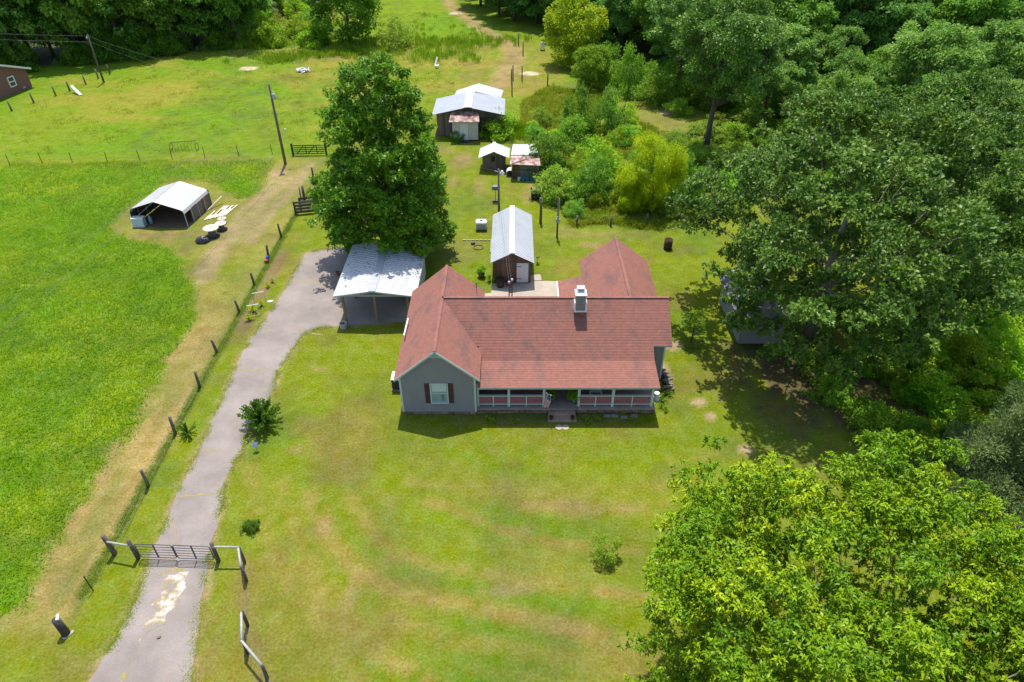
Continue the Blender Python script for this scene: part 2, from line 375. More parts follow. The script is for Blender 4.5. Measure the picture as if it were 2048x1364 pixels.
# overgrown bank right of the sheds
C = lerp(C, (.15, .19, .03), blob(1250, 300, 14, 20, 8, .5, .4) * .8); C = lerp(C, (.25, .21, .05), blob(1150, 200, 6, 9, 18, .6, .5) * .7)
C = lerp(C, (.25, .205, .05), blob(1310, 240, 5.5, 8, 8, .6, .5) * .6)
C = lerp(C, (.50, .33, .2), blob(1342, 225, 2.2, 1.2, 81, .5, .6) * .8)
# lawn beside the sheds and behind the house
yard = blob(1000, 430, 16, 30, 12, .3, .15) * sstep(80, 76, Y) * (X > -19)
C = lerp(C, (.150, .205, .012), yard * sstep(.35, .65, n1))
for (px, py, rx, ry, a) in [(925, 320, 1.7, 3.5, .8), (905, 365, .8, 3.0, .6), (1055, 385, .8, 3.0, .7), (960, 370, 1.0, 4, .45), (1190, 491, 2.0, .9, .8), (1050, 500, .7, 2.5, .4),
                            (1180, 470, 7, 1.2, .4), (1065, 372, .5, 2.2, .8), (890, 300, 2, 2, .5), (1130, 460, 1.5, 1.0, .5)]:
    C = lerp(C, (.30, .205, .085), blob(px, py, rx, ry, int(px) + 3, .8, .4) * a)
# lush uncut pasture on the left
sl = sdf(X, Y, lush) + (n2 - .5) * 1.6 + (n3 - .5) * 1.0
L = 1 - sstep(-.5 - 2.2 * sstep(66, 70, Y), .35, sl)
lc = np.tile(np.array((.115, .225, .004)), (len(X), 1))
lc = lerp(lc, (.185, .255, .007), sstep(.38, .66, n1 * .55 + fbm(X * .35 + Y * .1, Y * .5, 61) * .45)); lc = lerp(lc, (.075, .175, .004), sstep(.5, .75, n3 * .6 + n2 * .4) * .8)
C = C * (1 - L[:, None]) + lc * L[:, None]
# mown verge between pasture and fence, dry thatch with green streaks along it
verge = (1 - L) * sstep(-20.4, -21.4, X + (n2 - .5) * .6) * sstep(16, 19, Y) * sstep(76, 73, Y) * (1 - sstep(8, 11, sl)) * sstep(-40, -37, X)
vs_ = vnoise(X * 1.1 + Y * .12, Y * .12, 51) * .6 + n3 * .4
C = lerp(C, (.35, .245, .08), verge * sstep(.14, .42, vs_) * (1 - .55 * sstep(38, 46, Y)))
C = lerp(C, (.145, .195, .024), verge * sstep(.42, .7, fbm(X * .7, Y * .10, 53)) * .6)
for rut in ([(405, 560), (440, 505), (500, 440), (545, 385), (590, 352)], [(400, 545), (420, 515), (455, 470), (480, 430), (520, 395), (560, 345)], [(500, 480), (540, 425), (575, 390), (620, 330)]):
    dr = dist_line(X, Y, PX(*rut))
    C = lerp(C, (.34, .25, .125), (1 - sstep(.2, 1.1, dr + (n3 - .5) * 1.0)) * .7)
C = lerp(C, (.36, .25, .12), blob(555, 345, 1.4, 2.2, 77, .7, .4) * .8)
C = lerp(C, (.22, .14, .08), blob(330, 470, 4.5, 1.0, 78, .8, .5) * .5)
# planting strip inside the fence
strip = np.clip(1 - np.abs(X + 20.2) / .8, 0, 1) * sstep(40, 42, Y) * sstep(55, 50, Y)
C = lerp(C, (.22, .14, .075), np.clip(strip * 2, 0, 1) * sstep(.3, .5, n3 * .6 + n2 * .4) * .8)
C = lerp(C, (.38, .16, .09), blob(480, 632, .35, 1.2, 5, .6, .5) * .8)
# tall grass line left standing under the fence wire
C = lerp(C, (.06, .115, .018), (1 - sstep(.08, .30, np.abs(X + 21.0) + (n3 - .5) * .2)) * sstep(17, 19, Y) * sstep(66, 62, Y) * .8)
# dry edge along the driveway
dd = np.abs(sdf(X, Y, drive))
C = lerp(C, (.37, .27, .13), (1 - sstep(.05, .42, dd + (n3 - .5) * .5)) * .8)
C = lerp(C, (.25, .17, .08), (1 - sstep(.1, .5, dist_line(X, Y, PX((490, 1115), (490, 1180), (492, 1260), (535, 1370))) + (n3 - .5) * .3)) * .55)
# leaf litter and bare earth under the big shade tree, worn spots by the house end
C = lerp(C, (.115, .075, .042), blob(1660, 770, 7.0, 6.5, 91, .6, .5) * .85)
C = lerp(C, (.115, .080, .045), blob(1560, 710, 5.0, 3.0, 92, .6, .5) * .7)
for (px, py, rx, ry) in [(1400, 805, .7, .45), (1418, 835, .45, .6), (1330, 745, .6, 1.8), (1345, 690, .8, .6), (1490, 900, .6, .4), (1440, 800, .5, .25)]:
    C = lerp(C, (.45, .30, .19), blob(px, py, rx, ry, int(px) + 9, .6, .8) * .85)
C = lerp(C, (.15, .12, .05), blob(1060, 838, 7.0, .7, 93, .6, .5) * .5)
C = lerp(C, (.19, .17, .05), blob(925, 500, 2.2, 3.0, 95, .5, .4) * .5)
lw = np.array([0.0]); wl0, wl1 = G(-420, 185), G(445, 98)
wd = (Y - (wl0.y + (wl1.y - wl0.y) * np.clip((X - wl0.x) / (wl1.x - wl0.x), 0, 1))) * (X < wl1.x + 4)
C = lerp(C, (.07, .085, .03), sstep(-.5, 2.0, wd + (n2 - .5) * 2))                          # leaf litter of the woods
C = lerp(C, (.08, .10, .03), sstep(103, 109, Y + (n2 - .5) * 4) * sstep(13, 19, X)); C = lerp(C, (.085, .13, .022), sstep(24, 30, X + (n2 - .5) * 4) * sstep(56, 62, Y) * .8)
C *= (.84 + .26 * n3)[:, None]; C = lerp(C, (.0, .0, .0), .10 * (1 - L))
nx, ny = len(gx), len(gy)
Z = np.zeros(len(X)); Z += sstep(165, 420, Y) * 10
idx = np.arange(nx * ny).reshape(ny, nx)
Q = np.stack([idx[:-1, :-1], idx[:-1, 1:], idx[1:, 1:], idx[1:, :-1]], -1).reshape(-1, 4)
def np_mesh(name, V, Q, m, attrs=None, colors=None):
    me = bpy.data.meshes.new(name); k = Q.shape[1]
    me.vertices.add(len(V)); me.vertices.foreach_set('co', V.astype(np.float32).ravel())
    me.loops.add(Q.size); me.loops.foreach_set('vertex_index', Q.astype(np.int32).ravel())
    me.polygons.add(len(Q)); me.polygons.foreach_set('loop_start', np.arange(0, Q.size, k, dtype=np.int32))
    me.update(calc_edges=True)
    for nm, a in (attrs or {}).items():
        t = me.attributes.new(nm, 'FLOAT', 'POINT'); t.data.foreach_set('value', a.astype(np.float32))
    if colors is not None:
        t = me.attributes.new('col', 'FLOAT_COLOR', 'POINT'); t.data.foreach_set('color', np.concatenate([colors, np.ones((len(colors), 1))], 1).astype(np.float32).ravel())
    me.materials.append(m); return me
def ground_mat():
    m = bpy.data.materials.new('grass_ground'); m.use_nodes = True; n = m.node_tree.nodes; l = m.node_tree.links; b = n['Principled BSDF']
    b.inputs['Roughness'].default_value = .95; b.inputs['Specular IOR Level'].default_value = .08
    at = n.new('ShaderNodeAttribute'); at.attribute_name = 'col'
    g = n.new('ShaderNodeNewGeometry')
    def noise(scale, detail, st=(1, 1, 1)):
        mp = n.new('ShaderNodeMapping'); mp.inputs['Scale'].default_value = st; l.new(g.outputs['Position'], mp.inputs[0])
        z = n.new('ShaderNodeTexNoise'); z.inputs['Scale'].default_value = scale; z.inputs['Detail'].default_value = detail; z.inputs['Roughness'].default_value = .7
        l.new(mp.outputs[0], z.inputs['Vector']); return z.outputs['Fac']
    def mr(x, a, b_, c, d):
        r = n.new('ShaderNodeMapRange'); l.new(x, r.inputs[0])
        for i, v in enumerate((a, b_, c, d)): r.inputs[i + 1].default_value = v
        return r.outputs[0]
    hs = n.new('ShaderNodeHueSaturation'); l.new(at.outputs['Color'], hs.inputs['Color'])
    grain = mr(noise(21.0, 3), .3, .7, .80, 1.22)
    a1 = noise(7.0, 6); a2 = noise(1.1, 5); a3 = noise(2.3, 4)
    mu = n.new('ShaderNodeMath'); mu.operation = 'MULTIPLY'; l.new(mr(a1, .3, .7, .62, 1.34), mu.inputs[0]); l.new(mr(a2, .3, .7, .86, 1.14), mu.inputs[1])
    m2 = n.new('ShaderNodeMath'); m2.operation = 'MULTIPLY'; l.new(mu.outputs[0], m2.inputs[0]); l.new(grain, m2.inputs[1]); l.new(m2.outputs[0], hs.inputs['Value']); l.new(mr(a3, .3, .7, .482, .515), hs.inputs['Hue']); l.new(mr(a2, .3, .7, 1.08, .9), hs.inputs['Saturation'])
    l.new(hs.outputs[0], b.inputs['Base Color'])
    bp = n.new('ShaderNodeBump'); bp.inputs['Strength'].default_value = .7; bp.inputs['Distance'].default_value = .10
    ad = n.new('ShaderNodeMath'); l.new(noise(9.0, 6), ad.inputs[0]); l.new(a2, ad.inputs[1])
    l.new(ad.outputs[0], bp.inputs['Height']); l.new(bp.outputs[0], b.inputs['Normal'])
    return m
M_ground = ground_mat()
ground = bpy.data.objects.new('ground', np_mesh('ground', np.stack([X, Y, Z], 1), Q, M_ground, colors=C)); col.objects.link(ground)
tag(ground, 'grassy ground of mown lawn, pasture and dry field', kind='structure')

# ------------------------------------------------------------------ driveway, patio
def ragged(pts, step=.3, amp=.10, seed=3):
    out = []
    n = len(pts)
    for i in range(n):
        a = Vector(pts[i][:2]); b = Vector(pts[(i + 1) % n][:2]); k = max(1, int((b - a).length / step))
        for j in range(k):
            p = a.lerp(b, j / k); nn = (b - a).normalized(); nn = Vector((-nn.y, nn.x))
            w = float(fbm(np.array([p.x * 2.2]), np.array([p.y * 2.2]), seed)[0] - .5) * 2.4 * amp + rng.uniform(-.14, .14) * amp
            out.append(p + nn * w)
    return out
def sheet(name, pts, z, m, parent=None):
    bm = bmesh.new(); vv = [bm.verts.new((p[0], p[1], z)) for p in pts]
    f = bm.faces.new(vv); bmesh.ops.recalc_face_normals(bm, faces=[f])
    if f.normal.z < 0: f.normal_flip()
    bmesh.ops.triangulate(bm, faces=[f]); me = bpy.data.meshes.new(name); bm.to_mesh(me); bm.free(); me.materials.append(m)
    o = bpy.data.objects.new(name, me); col.objects.link(o)
    if parent: o.parent = parent
    return o
def drive_mat():
    m = mat('driveway_asphalt', (.29, .246, .22), .95, (.20, .17, .15), .38, .35, 30, coord='World', lo=.35, hi=.68)
    n = m.node_tree.nodes; l = m.node_tree.links; b = n['Principled BSDF']
    src = b.inputs['Base Color'].links[0].from_socket
    g = n.new('ShaderNodeNewGeometry')
    fine = n.new('ShaderNodeTexNoise'); fine.inputs['Scale'].default_value = 14; fine.inputs['Detail'].default_value = 5; l.new(g.outputs['Position'], fine.inputs['Vector'])
    mr = n.new('ShaderNodeMapRange'); l.new(fine.outputs['Fac'], mr.inputs[0]); mr.inputs[1].default_value = .3; mr.inputs[2].default_value = .7; mr.inputs[3].default_value = .92; mr.inputs[4].default_value = 1.07
    hs = n.new('ShaderNodeHueSaturation'); l.new(src, hs.inputs['Color']); l.new(mr.outputs[0], hs.inputs['Value'])
    # hairline cracks
    dn = n.new('ShaderNodeTexNoise'); dn.inputs['Scale'].default_value = .9; l.new(g.outputs['Position'], dn.inputs['Vector'])
    mx = n.new('ShaderNodeMix'); mx.data_type = 'RGBA'; mx.inputs[0].default_value = .35; l.new(g.outputs['Position'], mx.inputs[6]); l.new(dn.outputs['Color'], mx.inputs[7])
    vo = n.new('ShaderNodeTexVoronoi'); vo.feature = 'DISTANCE_TO_EDGE'; vo.inputs['Scale'].default_value = .75; l.new(mx.outputs[2], vo.inputs['Vector'])
    m2 = n.new('ShaderNodeMapRange'); l.new(vo.outputs['Distance'], m2.inputs[0]); m2.inputs[1].default_value = .0; m2.inputs[2].default_value = .014; m2.inputs[3].default_value = .45; m2.inputs[4].default_value = 0
    mm = n.new('ShaderNodeMix'); mm.data_type = 'RGBA'; l.new(m2.outputs[0], mm.inputs[0]); l.new(hs.outputs[0], mm.inputs[6]); mm.inputs[7].default_value = (.30, .22, .12, 1)
    l.new(mm.outputs[2], b.inputs['Base Color'])
    return m
M_drive = drive_mat()
driveway = tag(sheet('driveway', ragged(drive, .2, .15), .012, M_drive), 'cracked pinkish grey driveway running from the gate to the carport', kind='structure')
M_gravel = mat('white_gravel', (.45, .41, .36), .95, (.245, .21, .182), 1.3, .6, 30, coord='World', lo=.43, hi=.56, detail=10)
_rp = [n_ for n_ in M_gravel.node_tree.nodes if n_.type == 'VALTORGB'][0].color_ramp; _e = _rp.elements.new(.49); _e.color = (.31, .24, .12, 1)
sheet('gravel_patch', ragged(PX((372, 1146), (374, 1165), (366, 1190), (352, 1214), (330, 1240), (312, 1258), (280, 1284), (276, 1278), (300, 1240), (312, 1205), (325, 1180), (338, 1155)), 0.12, .3, 8), .018, M_gravel, driveway)
M_crackgrass = mat('crack_grass', (.22, .20, .06), .95, (.33, .25, .11), 4.0, coord='World')
def crack(px, w, seed):
    pts = [Vector(p) for p in PX(*px)]; L = []; Rr = []
    for i in range(len(pts) - 1):
        a, b = pts[i], pts[i + 1]; n = (b - a).normalized(); n = Vector((-n.y, n.x)); k = max(2, int((b - a).length / .15))
        for j in range(k):
            p = a.lerp(b, j / k) + n * rng.uniform(-.06, .06); ww = w * rng.uniform(.3, 1.2); L.append(p + n * ww); Rr.append(p - n * ww)
    sheet('crack', L + Rr[::-1], .016, M_crackgrass, driveway)
for cp, w in (([(358, 993), (395, 991), (430, 988), (446, 975)], .07), ([(398, 902), (440, 900)], .05), ([(478, 740), (520, 742), (556, 738)], .06), ([(590, 650), (615, 664), (650, 672)], .06),
              ([(545, 660), (532, 662), (520, 668)], .08), ([(575, 568), (620, 562), (640, 560)], .08), ([(645, 575), (640, 560), (660, 545)], .06), ([(318, 1150), (335, 1142), (372, 1138)], .1), ([(250, 1345), (230, 1400)], .12)):
    crack(cp, w, 1)
patio = tag(sheet('patio', ragged([tuple(G(*p)[:2]) for p in ((985, 600), (940, 600), (930, 590), (982, 586), (985, 568), (1063, 552), (1082, 552), (1082, 562), (1116, 563), (1118, 640), (985, 640))], .5, .03), .014, M_conc),
            'tan concrete patio between the house wings', kind='structure')
for (x, y, w, d) in ((1073, 556, .75, .9),):
    p = G(x, y); MB().obox((p.x, p.y, .03), (w, d, .06), .1).build('paving_slab', M_conc, patio)
# ragged low soil edging of the old bed

# ------------------------------------------------------------------ building helpers
def V3(*a): return Vector(a)
def shingles(mb, e0, e1, r0, r1, expo=.19, lift=.015):
    """stepped courses from the eave line e0-e1 up to the ridge line r0-r1"""
    e0, e1, r0, r1 = map(Vector, (e0, e1, r0, r1))
    n = max(1, round(max((r0 - e0).length, (r1 - e1).length) / expo))
    nr = (e1 - e0).cross(r0 - e0)
    if nr.length < 1e-6: nr = (e1 - e0).cross(r1 - e0)
    nr.normalize()
    if nr.z < 0: nr = -nr
    for i in range(n):
        a0 = e0.lerp(r0, i / n); a1 = e1.lerp(r1, i / n); b0 = e0.lerp(r0, (i + 1) / n); b1 = e1.lerp(r1, (i + 1) / n)
        mb.face([a0 + nr * lift, a1 + nr * lift, b1 + nr * .004, b0 + nr * .004])
        mb.face([a0, a1, a1 + nr * lift, a0 + nr * lift])
    return mb
def slab(mb, pts, t):
    """flat roof board: polygon pts (top face) and thickness t straight down"""
    top = [Vector(p) for p in pts]; bot = [p - Vector((0, 0, t)) for p in top]
    mb.face(top); mb.face(bot[::-1])
    for i in range(len(top)):
        j = (i + 1) % len(top); mb.face([top[j], top[i], bot[i], bot[j]])
    return mb
def lap_wall(mb, p0, p1, z0, ztop, lap=.2, out=.03):
    """clapboard wall from p0 to p1 (seen from the right-hand side of p0->p1); ztop(t) gives the top along the wall"""
    p0 = Vector((*p0, 0)); p1 = Vector((*p1, 0)); d = (p1 - p0); L = d.length; d.normalize(); n = Vector((d.y, -d.x, 0))
    zmax = max(ztop(t / 40) for t in range(41)); z = z0
    def span(zz):
        ts = [t / 160 for t in range(161) if ztop(t / 160) >= zz - 1e-6]
        return (min(ts), max(ts)) if ts else None
    while z < zmax - 1e-3:
        z2 = min(z + lap, zmax); a = span(z); b = span(z2)
        if a is None: break
        if b is None: m = (a[0] + a[1]) / 2; b = (m, m)
        q = lambda t, zz, o: p0 + d * (L * t) + n * o + Vector((0, 0, zz))
        mb.face([q(a[0], z, out), q(a[1], z, out), q(b[1], z2, .002), q(b[0], z2, .002)])
        mb.face([q(a[0], z, 0), q(a[1], z, 0), q(a[1], z, out), q(a[0], z, out)])
        z = z2
    return mb
def ribbed(mb, e0, e1, r0, r1, pitch=.23, rib=.03, t=.02, closed=True):
    """ribbed metal roof sheet: ribs run from eave (e0-e1) to ridge (r0-r1)"""
    e0, e1, r0, r1 = map(Vector, (e0, e1, r0, r1))
    n = max(2, round((e1 - e0).length / pitch)); nr = (e1 - e0).cross(r0 - e0).normalized()
    if nr.z < 0: nr = -nr
    prof = []
    for i in range(n):
        prof += [(i / n, 0), ((i + .62) / n, 0), ((i + .72) / n, rib), ((i + .90) / n, rib)]
    prof.append((1, 0))
    for (a, ha), (b, hb) in zip(prof[:-1], prof[1:]):
        A = e0.lerp(e1, a) + nr * ha; B = e0.lerp(e1, b) + nr * hb; C2 = r0.lerp(r1, b) + nr * hb; D = r0.lerp(r1, a) + nr * ha
        mb.face([A, B, C2, D])
    return slab(mb, [e0 - nr * .004, e1 - nr * .004, r1 - nr * .004, r0 - nr * .004], t)
def plank_wall(parent, m, p0, p1, z0, ztop, w=.22, t=.03, gap=.012, skip=None, name='board', rng_=rng):
    p0 = Vector((*p0, 0)); p1 = Vector((*p1, 0)); d = p1 - p0; L = d.length; d.normalize(); n = max(1, round(L / w)); a = math.atan2(d.y, d.x)
    for i in range(n):
        tt = (i + .5) / n; c = p0 + d * (L * tt); zt = ztop(tt) - rng_.uniform(0, .04); zb = z0 + rng_.uniform(0, .05)
        if skip and skip[0] <= tt <= skip[1]: zb = skip[2]
        if zt - zb < .05: continue
        off = Vector((d.y, -d.x, 0)) * rng_.uniform(-.008, .012)
        piece(name, parent, m, (c.x + off.x, c.y + off.y, (zb + zt) / 2), (L / n - gap, t, zt - zb), a)
def window(parent, c, w, h, n_axis, frame, glass, sash=True, name='window'):
    """window facing -Y (n_axis='y') or +/-X: frame ring proud of the wall, recessed pane"""
    x, y, z = c; f = .07
    def B(mb, u0, u1, z0, z1, d0, d1):
        if n_axis == 'y': mb.box(x + u0, x + u1, y - d1, y - d0, z + z0, z + z1)
        elif n_axis == 'x': mb.box(x + d0, x + d1, y + u0, y + u1, z + z0, z + z1)
        else: mb.box(x - d1, x - d0, y + u0, y + u1, z + z0, z + z1)
        return mb
    o = B(MB(), -w / 2, w / 2, -h / 2, h / 2, .004, .02).build(name, glass, parent)
    fr = MB()
    B(fr, -w / 2 - f, -w / 2, -h / 2 - f, h / 2 + f, .004, .06); B(fr, w / 2, w / 2 + f, -h / 2 - f, h / 2 + f, .004, .06)
    B(fr, -w / 2, w / 2, h / 2, h / 2 + f, .004, .055); B(fr, -w / 2, w / 2, -h / 2 - f, -h / 2, .004, .08)
    if sash: B(fr, -w / 2, w / 2, -.025, .025, .022, .05)
    fr.build('frame', frame, o)
    return o

# ------------------------------------------------------------------ farmhouse
EZ, RZ = 3.2, 5.15
wx0, wx1, wxr = -6.9, -2.3, -4.6            # front wing walls and ridge
wy0, wy1 = 32.0, 41.45
mr_y = 37.6                                  # main ridge
house = thing('farmhouse', 'grey clapboard farmhouse with red shingle roofs and a long front porch', 'house', (1.5, 37, 0))
gab = lambda t: EZ + (RZ - EZ - .06) * (1 - abs(2 * t - 1))
flat = lambda z: (lambda t: z)
wall = MB()
lap_wall(wall, (wx0, wy0), (wx1, wy0), .28, gab)
lap_wall(wall, (wx0, wy1), (wx0, wy0), .28, flat(EZ)); lap_wall(wall, (wx1, wy1), (wx0, wy1), .28, gab); lap_wall(wall, (wx1, wy0), (wx1, wy1), .28, flat(EZ))
lap_wall(wall, (9.05, 35.2), (9.95, 35.2), .28, flat(EZ))
lap_wall(wall, (9.95, 35.2), (9.95, 40.0), .28, lambda t: EZ + (RZ - EZ - .06) * (1 - abs(2 * t - 1)))
lap_wall(wall, (5.6, 40.0), (-2.3, 40.0), .28, flat(EZ)); lap_wall(wall, (10.2, 40.0), (10.2, 46.0), .28, flat(3.0))
lap_wall(wall, (9.95, 40.0), (10.2, 40.0), .28, flat(3.0))
lap_wall(wall, (10.2, 46.0), (5.6, 46.0), .28, lambda t: 3.0 + 1.95 * (1 - abs(2 * t - 1)))
lap_wall(wall, (5.6, 46.0), (5.6, 43.8), .28, flat(3.0)); lap_wall(wall, (5.6, 43.8), (3.8, 43.8), .28, flat(2.5)); lap_wall(wall, (3.8, 43.8), (3.8, 40.0), .28, flat(2.5))
wall.build('siding', M_siding, house)
pw = MB(); lap_wall(pw, (-2.3, 35.2), (9.05, 35.2), .45, flat(2.9), .2, .015); pw.build('porch_wall', M_maroon, house)
# foundations: rough stones round the wing, porch front
fd = MB(); fd.box(wx0 + .05, wx1 - .02, wy0 + .06, wy1 - .05, 0, .27); fd.box(-2.2, 9.9, 35.3, 39.9, 0, .27); fd.box(3.9, 10.15, 40.05, 45.9, 0, .27)
fd.build('foundation', M_stone, house)
def stone(parent, c, size, seed):
    r = random.Random(seed); bm = bmesh.new(); bmesh.ops.create_icosphere(bm, subdivisions=1, radius=.5)
    for v in bm.verts:
        v.co = Vector((max(-.42, min(.42, v.co.x)), max(-.42, min(.42, v.co.y)), max(-.42, min(.42, v.co.z)))) * r.uniform(1.0, 1.2)
    me = bpy.data.meshes.new('stone'); bm.to_mesh(me); bm.free(); me.materials.append(M_stone); return me
stones = [stone(None, None, None, k) for k in range(6)]
def put_stone(name, parent, c, size, rz=0, k=None):
    o = bpy.data.objects.new(name, stones[rng.randrange(6) if k is None else k]); col.objects.link(o); o.parent = parent
    o.location = Vector(c) - (ROOT.get(parent.name, Vector()) if parent else Vector()); o.scale = size; o.rotation_euler = (0, 0, rz); return o
x = wx0 + .05
while x < wx1 - .1:
    w = rng.uniform(.3, .6); put_stone('stone', house, (x + w / 2, wy0 + .05, .12), (w * 1.12, .2, .32)); x += w
# porch deck on its stone base
deck = MB().box(-2.3, 9.1, 32.02, 35.19, .40, .48).build('porch_floor', mat('porch_floor', (.38, .29, .235), .85, (.29, .22, .18), 2.0, .15, 20), house)
MB().box(-2.25, 9.0, 32.16, 35.15, 0, .398).build('porch_core', M_stone, house)
x = -2.3
while x < 9.0:
    w = min(rng.uniform(.3, .75), 9.08 - x)
    if w < .12: break
    if rng.random() < .55:
        put_stone('stone', house, (x + w / 2, 32.14, .2), (w * 1.1, .22, .46))
    else:
        h = rng.uniform(.16, .24); put_stone('stone', house, (x + w / 2, 32.14, h / 2), (w * 1.12, .22, h * 1.15)); put_stone('stone', house, (x + w / 2 + .04, 32.15, (h + .4) / 2), (w * 1.1, .2, (.4 - h) * 1.15))
    x += w
for k in range(6): put_stone('stone', house, (9.02, 32.4 + k * .5, .2), (.2, .55, .44))
# posts, rails and lattice
post_x = [-.2, 2.02, 4.22, 6.38, 8.56 + .3]
for px_ in post_x: MB().box(px_ - .08, px_ + .08, 32.22, 32.38, .48, 2.34).build('porch_post', M_trim, house)
MB().box(-2.22, -2.08, 32.22, 32.38, .48, 2.34).build('porch_post', M_trim, house)
MB().box(-2.3, 8.98, 32.2, 32.40, 2.34, 2.46).build('porch_beam', M_soffit, house)
bays = [(-2.08, -.28), (-.12, 1.94), (4.30, 6.30), (6.46, 8.78)]
for a, b in bays:
    rail = MB().box(a, b, 32.22, 32.36, 1.33, 1.40).build('railing', M_trim, house)
    MB().box(a, b, 32.25, 32.33, .62, .69).build('bottom_rail', M_trim, rail)
    mid = (a + b) / 2; MB().box(mid - .035, mid + .035, 32.24, 32.34, .482, 1.328).build('baluster', M_trim, rail)
    lat = MB(); z0, z1 = .69, 1.33; H_ = z1 - z0
    for side in (-1, 1):
        k = a - H_
        while k < b:
            p0, p1 = (k, z0), (k + H_, z1)
            if side < 0: p0, p1 = (k, z1), (k + H_, z0)
            t0 = max(0, (a - k) / H_); t1 = min(1, (b - k) / H_)
            if t1 - t0 > .05:
                q = lambda t: Vector((p0[0] + (p1[0] - p0[0]) * t, 32.285 + .012 * side, p0[1] + (p1[1] - p0[1]) * t))
                lat.bar(q(t0), q(t1), .008, .042, up=(0, 0, 1) if False else (0, -1, 0)) if False else lat.bar(q(t0), q(t1), .008, .04)
            k += .125
    lat.build('lattice', M_lattice, rail)
# steps
st = MB().box(2.28, 4.06, 31.28, 31.75, 0, .16).build('porch_step', M_stepconc, house); st['label'] = 'lower grey concrete porch step'
MB().box(2.32, 4.02, 31.75, 32.06, 0, .32).build('porch_step', M_stepconc, house)
# front door and windows under the porch
dr = MB().box(2.7, 3.55, 35.13, 35.19, .48, 2.45).build('front_door', mat('door_brown', (.09, .04, .03), .5), house)
MB().lathe((3.45, 35.10, 1.4), [(.03, -.03), (.04, 0), (.03, .03)], 8).build('handle', M_steel, dr)
for xx in (-.6, 6.2, 8.0): window(house, (xx, 35.18, 1.65), .85, 1.4, 'y', M_soffit, M_darkglass)
# front window with shutters
wz = 1.83
wd = window(house, (-4.53, wy0 - .016, wz), .98, 1.5, 'y', M_trim, M_glass)
MB().box(-4.98, -4.08, wy0 - .042, wy0 - .038, wz + .15, wz + .72).build('blind', M_curtain, wd)
MB().box(-4.40, -4.24, wy0 - .044, wy0 - .038, wz - .62, wz - .1).build('candle_shade', M_tarp, wd)
for s in (-1, 1):
    cx_ = -4.53 + s * (.49 + .07 + .17)
    sh = MB().box(cx_ - .16, cx_ + .16, wy0 - .06, wy0 - .02, wz - .8, wz + .8).build('shutter', M_shutter, house)
    lv = MB()
    for k in range(14):
        if k == 7: continue
        z = wz - .72 + k * .106; lv.obox((cx_, wy0 - .062, z), (.24, .02, .07), rx=R(25))
    tag(lv.build('louvre', M_shutter, sh), kind='stuff')
# corner boards and gable trim
for xx in (wx0, wx1): MB().box(xx - .06, xx + .06, wy0 - .035, wy0 + .05, .28, EZ - .02).build('corner_board', M_trim, house)
MB().box(9.9, 10.0, 35.14, 35.24, .28, EZ - .02).build('corner_board', M_trim, house)
gv = MB(); gv.face([(-5.2, wy0 - .03, RZ - .52), (-4.0, wy0 - .03, RZ - .52), (-4.6, wy0 - .03, RZ - .08)])
for k in range(5): z = RZ - .5 + k * .075; hw = .6 * (1 - k / 5.6) - .04; gv.obox((-4.6, wy0 - .045, z + .03), (2 * hw, .02, .05), rx=R(30))
gv.build('gable_vent', M_trim, house)
# roofs
ov = .33; sl_w = (RZ - EZ) / (wxr - wx0)
ex0, ex1 = wx0 - ov, wx1 + ov; ez = EZ - ov * sl_w + .12; rz_ = RZ + .12
yf, yb = 31.78, 41.75
roof = MB()
shingles(roof, (ex0, yb, ez), (ex0, yf, ez), (wxr, yb, rz_), (wxr, yf, rz_)); shingles(roof, (ex1, yf, ez), (ex1, yb, ez), (wxr, yf, rz_), (wxr, yb, rz_))
roof.bar((wxr, yf, rz_ + .012), (wxr, yb, rz_ + .012), .2, .018)
wroof = roof.build('wing_roof', M_shingle, house)
dk = MB(); slab(dk, [(ex0, yf + .01, ez - .005), (wxr, yf + .01, rz_ - .005), (wxr, yb - .01, rz_ - .005), (ex0, yb - .01, ez - .005)], .1)
slab(dk, [(wxr, yf + .01, rz_ - .005), (ex1, yf + .01, ez - .005), (ex1, yb - .01, ez - .005), (wxr, yb - .01, rz_ - .005)], .1)
dk.build('roof_deck', M_soffit, wroof)
tr = MB()
for s, e in ((-1, ex0), (1, ex1)):
    tr.bar((e, yf - .012, ez - .06), (wxr, yf - .012, rz_ - .06), .025, .13, up=(0, 0, 1)); 
tr.build('rake_board', M_trim, wroof)
sm = .714; mz = lambda y: RZ + .12 - sm * abs(mr_y - y)
ye = 34.87; yr = 40.3; xr = 10.33; xp = 9.12; ybk = 34.07; pz = 2.50; pyf = 31.72
mroof = MB()
shingles(mroof, (wxr, ye, mz(ye)), (xr, ye, mz(ye)), (wxr, mr_y, rz_), (xr, mr_y, rz_))
shingles(mroof, (xr, yr, mz(yr)), (wxr, yr, mz(yr)), (xr, mr_y, rz_), (wxr, mr_y, rz_))
shingles(mroof, (-2.12, ybk, mz(ybk)), (xp, ybk, mz(ybk)), (-2.12, ye, mz(ye)), (xp, ye, mz(ye)))
mroof.bar((wxr, mr_y, rz_ + .012), (xr, mr_y, rz_ + .012), .2, .018)
mro = mroof.build('main_roof', M_shingle, house)
proof = MB(); shingles(proof, (-2.12, pyf, pz), (xp, pyf, pz), (-2.12, ybk, mz(ybk)), (xp, ybk, mz(ybk))); pro = proof.build('porch_roof', M_shingle, house)
dk = MB(); slab(dk, [(wxr, ye + .01, mz(ye) - .006), (xr - .01, ye + .01, mz(ye) - .006), (xr - .01, mr_y, rz_ - .006), (wxr, mr_y, rz_ - .006)], .1)
slab(dk, [(xr - .01, yr - .01, mz(yr) - .006), (wxr, yr - .01, mz(yr) - .006), (wxr, mr_y, rz_ - .006), (xr - .01, mr_y, rz_ - .006)], .1)
